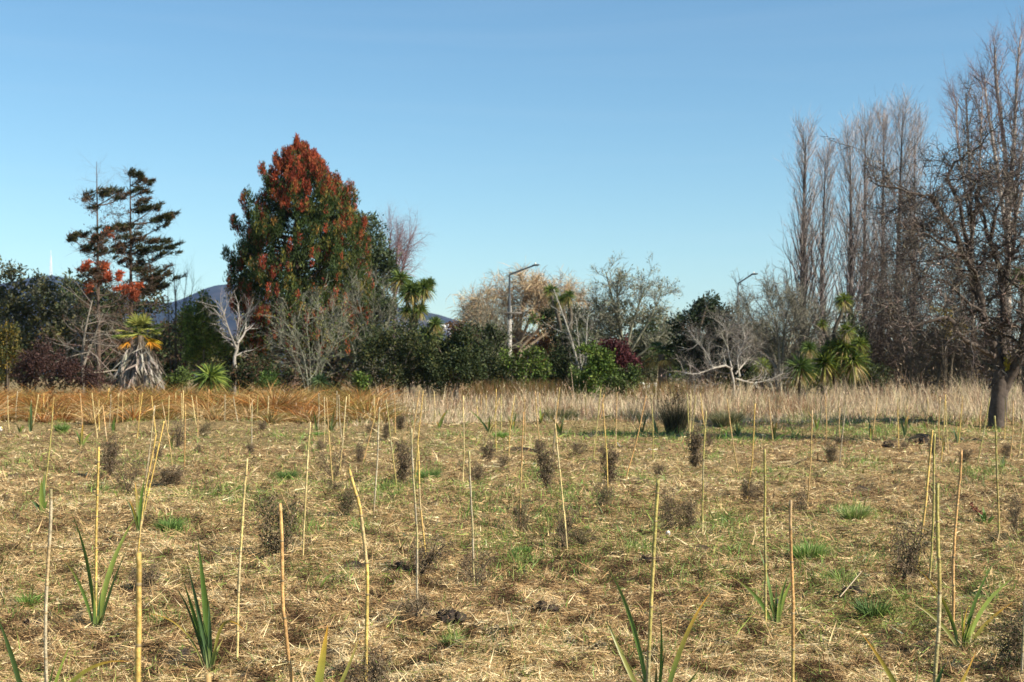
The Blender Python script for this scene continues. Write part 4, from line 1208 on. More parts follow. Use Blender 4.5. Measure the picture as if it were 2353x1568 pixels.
DK = [(.030, .045, .018), (.045, .062, .024), (.022, .034, .016), (.06, .07, .028)]
OLVS = [(.07, .085, .035), (.10, .105, .045), (.05, .06, .03), (.13, .115, .04)]
GRY = [(.11, .115, .08), (.085, .09, .06), (.14, .135, .09)]
BRT = [(.055, .10, .018), (.085, .14, .024), (.035, .06, .015), (.13, .17, .035)]
MAR = [(.07, .022, .025), (.10, .03, .032), (.05, .018, .02)]
BRN = [(.09, .055, .035), (.12, .075, .045), (.06, .04, .028)]

# ---- far wood behind everything
def far_wood():
    g = Geo()
    lob = []
    for x in range(-300, 2700, 38):
        top = 800 if 1050 < x < 1640 else 775
        lob.append((x, (top + 880) / 2 + rng.normal(0, 10), 44 + rng.normal(0, 8), (890 - top) / 2 * rng.uniform(.8, 1.2), rng.normal(0, 5)))
    lobe_leaves(g, lob, 135, 32000, .66, [(.05, .055, .03), (.075, .07, .04), (.10, .075, .05), (.04, .05, .028)], shell=.3)
    tag(g.build('far_wood', M_leaf), 'dim mixed woodland closing the view behind the trees', 'woodland', kind='stuff')
far_wood()

# ---- left group
bush('wattle_shrub', 'grey olive shrub at the far left edge with brownish top', 'shrub', [(20, 655, 55, 50), (70, 690, 55, 60), (15, 740, 60, 60), (85, 770, 50, 70), (40, 830, 70, 60), (95, 655, 30, 26), (140, 700, 40, 44), (150, 760, 44, 60), (30, 625, 22, 16)], 84, 13000, .20, OLVS + GRY)
bush('gorse_bush', 'yellow flowering bush at the far left edge', 'bush', [(15, 780, 32, 42), (8, 838, 38, 38), (40, 800, 14, 20)], 76, 3800, .13, [(.065, .075, .026), (.13, .10, .024), (.085, .085, .028), (.045, .055, .022), (.18, .125, .022)])
bush('evergreen_shrub', 'tall dark shrub behind the thin conifers', 'shrub', [(165, 705, 52, 56), (205, 750, 70, 80), (140, 790, 46, 60), (240, 700, 50, 45), (190, 850, 80, 40), (280, 740, 46, 60)], 96, 13000, .22, DK + OLVS[:2])
bush('evergreen_shrub', 'dark shrub behind the dead palm and its neighbours', 'shrub', [(330, 780, 52, 60), (380, 790, 50, 75), (345, 690, 44, 46), (300, 850, 60, 40), (410, 850, 44, 40)], 92, 8000, .22, DK + BRN[:1])
bush('bramble_shrub', 'dark maroon leafless bramble thicket left of the conifers', 'shrub', [(55, 860, 40, 34), (85, 835, 42, 40), (125, 835, 48, 46), (175, 855, 40, 36), (215, 872, 36, 22)], 72, 8500, .11, [(.055, .03, .027), (.075, .04, .033), (.045, .028, .024)], limbs=14, r0=.02, barkc=(.09, .05, .04))

def plate_conifer(lab, tx, ty, d, plates, redplates, whorls, r0, seed, trunkc=(.085, .062, .05), bx=None):
    bx = bx or tx
    b = np.array([(bx - 1176.5) / F * d, d, 0.0])
    o = thing('conifer_tree', lab, 'conifer', b, 'thin ragged conifers at left')
    P = bez([np.array([b[0], d, -.1]), PX((bx + tx) / 2 + 2, 720, d), PX(tx, ty, d)], 24)
    R = r0 * np.linspace(1, .06, 24)
    g = Geo(); tubes(g, P[None], R[None], 8, trunkc); g.build('trunk', M_bark, o, smooth=True)
    # fine bare branches in whorls, rising to the right as the wind has set them
    g = Geo(); lv = twigs_mesh(g, P[None], R[None], [lv_(whorls, .22, .985, 1.25, 2.9, 6, .05, .10, .22, .25, .72, .3, .15), lv_(7, .25, 1, .8, .75, 4, .06, .2, .5, .4, .2), lv_(4, .1, 1, .7, .28, 3, .05, .2, .7, .5)], [(.15, .11, .09), (.13, .095, .08), (.15, .10, .075)])
    fz = Geo(); zz = lv[-1][0]; zz = zz[zz[:, 0, 2] < P[-1, 2] * .86]; qn = 3600; pk = zz[rng.integers(0, len(zz), qn), rng.integers(0, zz.shape[1], qn)]
    leaves(fz, pk, rdir(qn, .6) + np.array([.4, 0, 0]), .16, .035, np.array([(.10, .062, .04), (.06, .05, .028), (.13, .07, .045)])[rng.integers(0, 3, qn)]); fz.build('withered_needles', M_leaf, o)
    # limbs out to each plate
    pls = []
    for (cx, cy, rx, ry) in plates + redplates:
        c = PX(cx, cy, d + rng.normal(0, .5)); zt = np.clip(c[2] - abs(c[0] - b[0]) * .35, 1, P[-1, 2] - .2)
        i = np.argmin(abs(P[:, 2] - zt)); pls.append(bez([P[i], (P[i] + c) / 2 - np.array([0, 0, .12]), c + np.array([rx / F * d * .5 * np.sign(cx - tx), 0, .1])], 7))
    lp = np.array(pls); lr = np.repeat((.05 * np.linspace(1, .3, 7))[None], len(lp), 0)
    tubes(g, lp, lr, 4, (.13, .10, .08))
    p2, r2 = grow(lp, lr, 16, .3, 1, .7, .7, 4, .05, .2, .4, .4)
    tubes(g, p2, r2, 3, (.12, .09, .07))
    g.build('branches', M_twig, o)
    for nm, pl, cols, n0 in (('foliage', plates, [(.035, .042, .018), (.055, .055, .022), (.025, .03, .016), (.085, .055, .03)], 22), ('rust_foliage', redplates, [(.36, .085, .04), (.46, .12, .05), (.26, .07, .035)], 26)):
        if not pl: continue
        g = Geo()
        for (cx, cy, rx, ry) in pl:
            rx = rx * 1.12; ry = ry * .85
            n = int(n0 * rx * ry / 13) + 60
            s = d / F
            tw = max(6, int(rx * ry / 34))
            # wind swept twigs, each a short rising spray of needles
            a0 = rng.normal(0, .56, (tw, 3)); kk = rng.integers(0, tw, n); tt = rng.random(n)
            sgn = 1.0
            lx = a0[kk, 0] * rx + tt * rx * .55 * sgn - rx * .2; ly = a0[kk, 2] * ry * .9 - (a0[kk, 0] * rx * .16 + tt * ry * .55) + rng.normal(0, 1.6, n)
            C = np.stack([(cx + lx - 1176.5) * s, d + a0[kk, 1] * rx * s + rng.normal(0, .05, n), EYE + (HOR - cy - ly) * s], 1)
            D = np.stack([.55 * sgn + rng.normal(0, .5, n), rng.normal(0, .5, n), .5 + rng.normal(0, .35, n)], 1)
            cc = np.array(cols)[rng.integers(0, len(cols), tw)][kk] * np.exp(rng.normal(0, .2, (n, 1)))
            leaves(g, C, D, .24 * np.exp(rng.normal(0, .25, n)), .05 if nm == 'foliage' else .07, cc)
        o2 = g.build(nm, M_leaf, o)
        if nm == 'rust_foliage': o2['label'] = 'rust red foliage on the lower branches'
    return o
cv = lambda a: (a[0] * .4397, 287.2 + a[1] * .4397, a[2] * .4397, a[3] * .4397)
plate_conifer('thin conifer with bare pointed top and rust red lower foliage', 222, 372, 80,
   [cv(a) for a in [(590, 358, 80, 34), (640, 378, 40, 20), (545, 350, 45, 34), (452, 395, 24, 16), (490, 440, 26, 16), (545, 570, 50, 34), (435, 590, 62, 26), (385, 600, 40, 22), (500, 620, 50, 30), (440, 660, 40, 22), (525, 680, 50, 24), (470, 800, 50, 40)]],
   [cv(a) for a in [(470, 742, 55, 22), (515, 765, 48, 34), (560, 795, 40, 24), (612, 802, 26, 24), (450, 858, 34, 22), (500, 828, 40, 14), (640, 865, 60, 24), (675, 882, 36, 20), (692, 912, 18, 12), (425, 770, 18, 12), (540, 575, 46, 16)]],
   60, .19, 1, bx=226)
plate_conifer('thin conifer with dark flat boughs reaching to the right', 299, 386, 82,
   [cv(a) for a in [(640, 720, 50, 26), (735, 760, 60, 26), (745, 400, 40, 16), (715, 285, 42, 22), (745, 310, 30, 26), (680, 262, 20, 30), (725, 350, 46, 18), (735, 455, 58, 30), (785, 440, 50, 22), (870, 485, 56, 26), (815, 500, 60, 26), (830, 540, 28, 16), (650, 545, 62, 36), (610, 560, 40, 30), (690, 600, 80, 24), (795, 625, 84, 28), (870, 645, 58, 24), (745, 668, 74, 26), (640, 672, 56, 28), (845, 690, 50, 18), (690, 735, 54, 20), (810, 795, 70, 34), (760, 850, 80, 46), (720, 880, 50, 40), (840, 860, 46, 40), (600, 640, 40, 20)]],
   [], 46, .21, 2)

# dead bare small trees around the palm
DEADC = [(.20, .175, .145), (.17, .15, .13), (.16, .14, .12)]
bare_tree('dead_tree', 'dead tree with pale drooping branches beneath the thin conifers', 'dead tree', 196, 690, 77, .12, [[(194, None), (190, 830), (196, 760), (212, 690)], [(192, 840), (205, 805), (222, 760), (236, 720)]],
          [lv_(14, .2, 1, 1.35, 2.2, 6, -.05, .14, .5, .3), lv_(6, .2, 1, .8, .8, 4, -.02, .25, .55), lv_(4, .2, 1, .8, .35, 3, 0, .25, .7)], DEADC, 'dead leafless trees')
bare_tree('sapling', 'slim dark leafless saplings right of the thin conifers', 'sapling', 405, 620, 86, .07, [[(402, None), (404, 740), (399, 615)], [(418, None), (416, 760), (432, 620)], [(430, None), (428, 760), (447, 640)], [(395, None), (390, 780), (385, 660)]],
          [lv_(18, .2, 1, .45, 1.6, 5, .12, .1, .5, .3, .4), lv_(5, .2, 1, .55, .6, 4, .08, .15, .6), lv_(3, .2, 1, .6, .3, 3, .05, .2, .7)], [(.075, .065, .055), (.09, .075, .065), (.11, .09, .08)], 'slim bare saplings')
bush('young_tree', 'light green young tree between the thin conifers and the red conifer', 'tree', [(452, 715, 30, 32), (478, 735, 32, 42), (462, 775, 32, 40), (492, 790, 28, 46), (445, 805, 26, 36), (470, 695, 18, 16), (430, 750, 20, 34)], 84, 8000, .16, [(.12, .18, .035), (.16, .22, .045), (.08, .12, .03), (.2, .22, .05)], limbs=10, r0=.05, barkc=(.16, .14, .1))
bush('evergreen_shrub', 'dark low shrub at the foot of the white barked bare tree', 'shrub', [(535, 868, 30, 24), (560, 860, 28, 30), (515, 875, 18, 16)], 74, 2600, .12, DK + OLVS[:1], limbs=6, r0=.02)
bush('evergreen_shrub', 'dark shrub mass behind the light green young tree', 'shrub', [(440, 820, 40, 60), (500, 820, 44, 65), (560, 820, 44, 70), (480, 765, 40, 50), (585, 780, 34, 60), (420, 760, 34, 50)], 98, 11000, .22, DK + OLVS)
bare_tree('dead_tree', 'white barked bare tree left of the red conifer', 'dead tree', 542, 690, 78, .12, [[(536, None), (541, 850), (538, 825), (547, 795), (544, 770), (552, 745), (545, 700)], [(543, 800), (528, 765), (515, 725), (506, 695)], [(545, 790), (562, 765), (566, 735), (572, 715)]],
          [lv_(12, .35, 1, .7, 1.2, 5, .05, .2, .5, .3), lv_(6, .2, 1, .7, .55, 4, .05, .25, .55), lv_(4, .2, 1, .7, .28, 3, .02, .25, .7)], [(.36, .335, .30), (.26, .235, .21), (.18, .16, .15)], 'dead leafless trees', tcol=(.24, .22, .195))

# dead palm
def palm():
    d = 66.0; b = np.array([(321 - 1176.5) / F * d, d, 0.0]); s = d / F
    o = thing('fan_palm', 'fan palm with a wide skirt of hanging grey dead fronds', 'palm', b)
    top = PX(322, 770, d)
    g = Geo(); tubes(g, bez([b - np.array([0, 0, .1]), (b + top) / 2, top], 8)[None], np.full((1, 8), .16), 8, (.14, .11, .08)); g.build('trunk', M_bark, o, smooth=True)
    for i in range(62):
        t = rng.random(); z = top[2] * (1 - .02) - t * 1.3; a = rng.random() * 6.28
        rad = .14 + .1 * t
        a0 = np.array([b[0] + math.cos(a) * .1, d + math.sin(a) * .1, z])
        fl = rng.uniform(.35, .75) * (1 + t * .6)
        L = rng.uniform(1.1, 1.7) if t < .6 else z - .25
        mid = a0 + np.array([math.cos(a) * fl * .7, math.sin(a) * fl * .7, -.35 * L])
        end = a0 + np.array([math.cos(a) * fl, math.sin(a) * fl, -L]); end[2] = max(end[2], .3)
        g = Geo(); P = bez([a0, mid, end], 6)
        c = np.array(random.choice([(.27, .24, .20), (.36, .325, .28), (.17, .145, .12), (.11, .09, .07), (.30, .26, .21)]))
        tubes(g, P[None], np.full((1, 6), .016), 4, c * .9)
        n = 11
        B = P[2:].mean(0)[None] + rng.normal(0, .04, (n, 3)); B = P[rng.integers(2, 5, n)]
        D = nrm((end - mid)[None] + rng.normal(0, .3, (n, 3)))
        blades(g, B, D, .75 * rng.uniform(.6, 1.1, n), .075, .15, hdir(n), 4, jit(c, n, .2, .04))
        g.build('dead_frond', M_hay, o)
    for i in range(26):
        az = i * 2.39996; el = rng.uniform(.0, 1.3); col = (.10, .14, .032)
        if i in (3, 11): col = (.55, .40, .03); el = -.15
        elif i in (5, 20): col = (.5, .22, .025); el = -.4
        elif rng.random() < .35: col = (.26, .27, .06)
        elif rng.random() < .4: col = (.06, .085, .025)
        D = np.array([math.cos(az) * math.cos(el), math.sin(az) * math.cos(el), math.sin(el)])
        Lp = rng.uniform(.45, .75)
        c = top + D * Lp + np.array([0, 0, -.08 * (1 - math.sin(max(el, 0)))])
        g = Geo(); tubes(g, bez([top, (top + c) / 2 + np.array([0, 0, .05]), c], 5)[None], np.full((1, 5), .014), 4, np.array(col) * .9)
        side = nrm(np.cross(D, np.array([0, 0, 1.0]))) if abs(D[2]) < .95 else np.array([1.0, 0, 0])
        n = 17; an = np.linspace(-1.25, 1.25, n)
        DD = np.cos(an)[:, None] * D + np.sin(an)[:, None] * side
        blades(g, np.repeat(c[None], n, 0), DD, .66 * rng.uniform(.85, 1.1) * (1 - .12 * np.abs(an)), .055, .12 + .2 * rng.random(n), np.repeat([[0, 0, -1.0]], n, 0), 4, jit(col, n, .15, .04))
        g.build('frond', M_leaf, o)
palm()
bush('evergreen_shrub', 'low green shrub between the dead palm and the spiky cabbage tree', 'shrub', [(395, 878, 30, 22), (420, 872, 22, 20), (375, 885, 20, 16)], 68, 2600, .10, [(.08, .12, .03), (.11, .15, .035), (.06, .08, .03)])
cabbage_tree('young trunkless cabbage tree, a bright green spiky ball at the sedge edge', 483, 65, [[(483, None), (483, 880)]], [(483, 868, 50)], 'cabbage trees', False, ((.07, .12, .03), (.12, .18, .04), (.2, .25, .05)))

# ---- the red conifer
def red_conifer():
    d = 82.0; s = d / F
    b = np.array([(668 - 1176.5) * s, d, 0.0])
    o = thing('red_conifer', 'big dense conifer with rust red upright sprays over dark green', 'conifer', b)
    prof = [(322, 684, 690), (345, 669, 706), (362, 652, 726), (385, 636, 746), (404, 616, 758), (430, 610, 788), (450, 606, 806), (475, 592, 814), (500, 577, 828), (540, 564, 840), (580, 556, 846), (620, 540, 850), (660, 536, 852), (700, 541, 846), (740, 550, 832), (780, 566, 812), (815, 592, 776)]
    ys = np.array([p[0] for p in prof]); xl = np.array([p[1] for p in prof]); xr = np.array([p[2] for p in prof])
    P0 = bez([b - np.array([0, 0, .1]), PX(680, 600, d), PX(687, 330, d)], 14)
    g = Geo(); tubes(g, P0[None], (.45 * np.linspace(1, .06, 14))[None], 9, (.10, .07, .055)); g.build('trunk', M_bark, o, smooth=True)
    # boughs over the crown's surface, each carrying its own sprays
    B = []
    n = 560
    yy = 345 + 460 * rng.random(n * 3); w = np.interp(yy, ys, xr - xl); yy = yy[rng.random(n * 3) < w / 300][:n]; n = len(yy)
    a = rng.random(n) * 2 * np.pi
    cx = (np.interp(yy, ys, xl) + np.interp(yy, ys, xr)) / 2; hw = np.interp(yy, ys, xr - xl) / 2
    rr = .93 + rng.normal(0, .08, n)
    size = np.interp(yy, [340, 400, 600, 800], [7, 13, 19, 20]) * rng.uniform(.75, 1.3, n)
    hx = np.maximum(hw - size * .55, 3)
    B = np.stack([cx + np.cos(a) * hx * rr, np.sin(a) * hx * rr, yy, size], 1)
    ex = np.array([(686, 334, 5), (690, 346, 8), (680, 350, 8), (672, 362, 9), (704, 358, 9), (577, 458, 13), (568, 470, 12), (590, 470, 15), (606, 455, 14), (575, 492, 12), (546, 520, 9), (537, 508, 7), (556, 534, 11), (532, 597, 8), (524, 588, 6), (543, 610, 12), (535, 628, 9), (540, 648, 13), (534, 660, 9), (614, 402, 10),
                   (622, 420, 11), (775, 418, 9), (803, 434, 10), (811, 452, 10), (838, 520, 11), (845, 560, 11), (848, 600, 10), (600, 748, 16), (640, 758, 14), (670, 745, 14), (700, 735, 14), (790, 722, 13), (775, 700, 13), (873, 700, 5), (560, 715, 14), (570, 690, 14), (610, 790, 16), (590, 770, 12), (635, 370, 8), (652, 356, 8), (752, 400, 9), (760, 428, 10)], float)
    B = np.concatenate([B, np.stack([ex[:, 0], rng.normal(-20, 25, len(ex)), ex[:, 1], ex[:, 2]], 1)])
    pr = np.interp(B[:, 2], [330, 385, 425, 470, 540, 640, 720, 780], [1, .95, .72, .36, .22, .20, .30, .42])
    pr *= np.where((B[:, 0] > 735) & (B[:, 2] > 470), .55, 1.05)
    redness = np.clip(pr + rng.normal(0, .16, len(B)), .02, 1)
    per = 12
    k = np.repeat(np.arange(len(B)), per)
    u = rdir(len(k), .25); rad = rng.random(len(k)) ** .4
    C = np.stack([(B[k, 0] + u[:, 0] * B[k, 3] * rad - 1176.5) * s, d + (B[k, 1] + u[:, 1] * B[k, 3] * rad) * s, EYE + (HOR - B[k, 2] + u[:, 2] * B[k, 3] * rad * .95) * s], 1)
    out = np.stack([B[k, 0] - 690, B[k, 1], 0 * k], 1); outer = (u * nrm(out + 1e-6)).sum(1) + u[:, 2] * .6 > -.1
    red = outer & (rng.random(len(k)) < redness[k])
    amber = outer & ~red & (rng.random(len(k)) < .17)
    # dark inner foliage fills the crown behind the boughs
    m = 900; y2 = 380 + 420 * rng.random(m); a2 = rng.random(m) * 6.28; q = np.sqrt(rng.random(m)) * .72
    c2 = (np.interp(y2, ys, xl) + np.interp(y2, ys, xr)) / 2; h2 = np.interp(y2, ys, xr - xl) / 2
    inner = np.stack([(c2 + np.cos(a2) * h2 * q - 1176.5) * s, d + np.sin(a2) * h2 * q * s, EYE + (HOR - y2) * s], 1)
    gd, gr = Geo(), Geo()
    for cc, g, cols, mm, hgt, wd0 in ((C[~red & ~amber], gd, [(.032, .054, .016), (.045, .070, .019), (.07, .088, .024), (.024, .04, .013)], 17, (.45, .85), .20), (inner, gd, [(.025, .04, .013), (.035, .05, .016)], 22, (.8, 1.3), .45),
                                (C[amber], gd, [(.19, .13, .03), (.24, .13, .035), (.15, .14, .03)], 20, (.45, .8), .13), (C[red], gr, [(.25, .048, .024), (.31, .066, .03), (.18, .038, .022), (.28, .08, .032)], 30, (.42, .8), .11)):
        kk = len(cc)
        t = rng.random((kk, mm)); ht = rng.uniform(hgt[0], hgt[1], (kk, 1)); wd = wd0 * np.sin(np.pi * np.clip((1 - t) * .8 + .05, 0, 1))
        ang = rng.random((kk, mm)) * 6.28; q = wd * np.sqrt(rng.random((kk, mm)))
        P = cc[:, None] + np.stack([np.cos(ang) * q, np.sin(ang) * q, (t - .5) * ht], -1)
        D = np.stack([np.cos(ang) * .35, np.sin(ang) * .35, .9 + 0 * ang], -1) + rng.normal(0, .22, (kk, mm, 3))
        col = np.array(cols)[rng.integers(0, len(cols), kk)] * np.exp(rng.normal(0, .2, (kk, 1)))
        leaves(g, P.reshape(-1, 3), D.reshape(-1, 3), .20, .040 if g is gr else .05, np.repeat(col, mm, 0) * np.exp(rng.normal(0, .15, (kk * mm, 1))))
    gd.build('green_foliage', M_leaf, o); gr.build('rust_sprays', M_leaf, o)
    g = Geo()
    tips = np.array([(686, 322), (680, 334), (692, 330), (668, 350), (703, 345), (648, 372), (632, 385), (716, 352), (728, 362), (741, 380), (574, 452), (812, 422), (804, 416), (556, 458), (770, 396), (538, 500), (524, 578)])
    for x, y in tips:
        p = PX(x, y, d - .5); tubes(g, np.array([[p - np.array([rng.normal(0, .05), 0, .6]), p + np.array([0, 0, .1])]]), np.array([[.022, .012]]), 3, (.11, .06, .04))
        leaves(g, p + np.stack([rng.normal(0, .02, 12), rng.normal(0, .02, 12), rng.uniform(-.5, .05, 12)], 1), rdir(12, .8), .14, .04, (.13, .06, .035))
    # limbs out to the boughs
    bc = np.stack([(B[:, 0] - 1176.5) * s, d + B[:, 1] * s, EYE + (HOR - B[:, 2]) * s], 1)[::3]
    zs = P0[:, 2]; st = np.stack([np.interp(np.clip(bc[:, 2] - .8, .5, 13), zs, P0[:, i]) for i in range(3)], 1)
    L3 = np.stack([st, st * .5 + bc * .5 - np.array([0, 0, .15]), bc], 1)
    tubes(g, L3, np.repeat(np.array([[.07, .045, .02]]), len(L3), 0), 4, (.10, .07, .055))
    g.build('branches', M_twig, o)
red_conifer()
bush('broad_tree', 'dark glossy evergreen tree rising behind the right of the red conifer', 'tree', [(835, 540, 42, 46), (862, 570, 36, 50), (858, 640, 46, 70), (880, 690, 44, 60), (835, 740, 70, 70), (892, 620, 14, 30), (845, 510, 22, 22)], 96, 14000, .20, [(.045, .065, .028), (.06, .082, .035), (.032, .05, .022), (.085, .1, .05)], limbs=8, r0=.2)
bare_tree('birch_tree', 'purplish bare birch with fine hanging twigs behind the dark evergreen', 'bare tree', 905, 520, 104, .16, [[(905, None), (906, 700), (912, 600), (918, 540)], [(906, 690), (925, 620), (938, 560)], [(906, 680), (893, 600), (900, 530)]],
          [lv_(22, .35, 1, .6, 2.0, 5, .05, .12, .5, .3), lv_(10, .2, 1, .6, 1.0, 5, -.06, .18, .5), lv_(6, .2, 1, .6, .5, 4, -.12, .2, .7)], [(.17, .11, .12), (.19, .12, .13), (.22, .135, .14)], 'bare trees')

# ---- centre shrubs
LICH = [(.20, .197, .15), (.17, .167, .128), (.15, .147, .115)]
def lichen_shrub(lab, bx, d, stems, levels, col=LICH, leafspec=None, r0=.05):
    return bare_tree('lichen_shrub', lab, 'shrub', bx, 0, d, r0, stems, levels, col, 'grey leafless shrubs', leafspec)
LS = [lv_(14, .15, 1, .55, 1.5, 6, .06, .17, .65, .4, .3), lv_(7, .2, 1, .6, .7, 5, .04, .22, .6, .45, 0, .25, .2, .008), lv_(4, .2, 1, .65, .33, 3, .03, .25, .8, .6, 0, .25, .2, .006)]
lichen_shrub('pale grey lichen covered shrub in front of the red conifer', 715, 70, [[(712, None), (700, 830), (670, 765), (650, 735)], [(714, None), (712, 820), (705, 750), (712, 715)], [(716, None), (730, 830), (745, 770), (765, 725)], [(710, None), (690, 850), (655, 800), (640, 780)], [(718, None), (740, 850), (765, 800), (785, 760)]], LS,
             leafspec=(700, .10, [(.2, .2, .04), (.10, .14, .04)]))
lichen_shrub('grey leafless shrub between the red conifer and the cabbage tree', 845, 76, [[(845, None), (840, 800), (830, 720), (815, 670)], [(848, None), (852, 790), (858, 710), (862, 660)], [(850, None), (870, 800), (890, 740), (905, 690)], [(842, None), (815, 810), (795, 760), (790, 700)], [(852, None), (885, 830), (915, 780), (930, 735)]], LS, [(.17, .165, .125), (.14, .137, .105), (.12, .115, .09)])
cabbage_tree('tall cabbage tree with several spiky heads right of the red conifer', 942, 72, [[(944, None), (944, 800), (945, 735), (922, 650)], [(946, None), (947, 790), (951, 735), (952, 680)], [(948, None), (950, 790), (958, 735), (978, 680)]],
             [(921, 642, 34), (945, 668, 36), (974, 662, 32), (988, 650, 18), (934, 715, 22), (965, 712, 24)], 'cabbage trees')
cabbage_tree('lower cabbage tree half hidden in the dark shrubs right of the tall one', 985, 70, [[(985, None), (986, 800)]], [(985, 775, 44), (1000, 745, 26), (975, 810, 30)], 'cabbage trees')
bush('evergreen_shrub', 'wide dark small leaved shrub left of the centre', 'shrub', [(850, 835, 54, 55), (905, 815, 60, 65), (955, 805, 52, 60), (900, 870, 80, 36), (965, 865, 60, 40), (880, 780, 34, 30), (940, 755, 30, 26)], 66, 13000, .12, DK + [(.10, .10, .035)], limbs=16, r0=.035, barkc=(.2, .17, .14))
bush('evergreen_shrub', 'dense dark shrub just left of the willow', 'shrub', [(1030, 810, 46, 48), (1075, 800, 38, 44), (1050, 855, 60, 44), (1010, 860, 40, 40), (1095, 850, 26, 44), (1065, 775, 20, 18), (1040, 790, 20, 24)], 65, 11000, .12, DK + [(.035, .055, .02), (.08, .09, .03)], limbs=12, r0=.035, barkc=(.2, .17, .14))
bush('evergreen_shrub', 'bright leaved little shrub below the left edge of the dark shrubs', 'shrub', [(830, 880, 20, 18), (825, 865, 12, 12)], 62, 900, .10, BRT, limbs=4, r0=.02)
bush('evergreen_shrub', 'small green shrub under the red conifer at the sedge edge', 'shrub', [(615, 873, 22, 24), (600, 885, 16, 16)], 70, 1300, .11, [(.06, .11, .03), (.09, .15, .035)], limbs=4, r0=.02)
cabbage_tree('small grassy leaved cabbage tree below the pale lichen shrub', 737, 66, [[(737, None), (737, 890)]], [(737, 878, 28)], 'cabbage trees', False, ((.07, .12, .05), (.10, .15, .06)))
bush('evergreen_shrub', 'low dark shrub row at the foot of the red conifer', 'shrub', [(590, 850, 34, 36), (650, 860, 34, 30), (705, 872, 44, 24), (770, 872, 40, 26), (560, 868, 26, 26)], 74, 5000, .14, DK + BRN, limbs=8, r0=.03)

# ---- willow
WILC = [(.19, .15, .11), (.32, .235, .15), (.40, .295, .18)]
bare_tree('willow_tree', 'bare orange twigged willow behind the street lamp', 'willow', 1195, 625, 108, .22,
          [[(1195, None), (1194, 800), (1188, 755), (1175, 715), (1160, 685)], [(1194, 790), (1215, 740), (1232, 705), (1240, 678)], [(1192, 790), (1165, 755), (1130, 725), (1105, 712)], [(1195, 800), (1240, 755), (1275, 720), (1290, 695)], [(1194, 780), (1198, 730), (1203, 690), (1210, 668)], [(1193, 800), (1150, 770), (1108, 745), (1090, 720)], [(1196, 810), (1250, 770), (1295, 735), (1315, 690)]],
          [lv_(20, .3, 1, .75, 1.75, 6, .04, .18, .5, .3, .2), lv_(11, .2, 1, .7, .9, 5, -.02, .2, .55, .4, 0, .25, .2, .014), lv_(7, .15, 1, .6, .75, 5, -.16, .18, .8, .6, 0, .25, .2, .012)], WILC, 'bare trees')
bush('copper_hedge', 'rusty orange leafless thicket beneath the willow', 'thicket', [(1120, 800, 40, 44), (1200, 810, 50, 50), (1270, 800, 44, 60), (1160, 780, 30, 34), (1090, 780, 24, 30), (1320, 820, 30, 44), (1050, 755, 30, 18)], 112, 13000, .22, [(.22, .115, .05), (.28, .15, .065), (.17, .10, .05), (.12, .085, .05)], limbs=20, r0=.04, barkc=(.2, .13, .08))

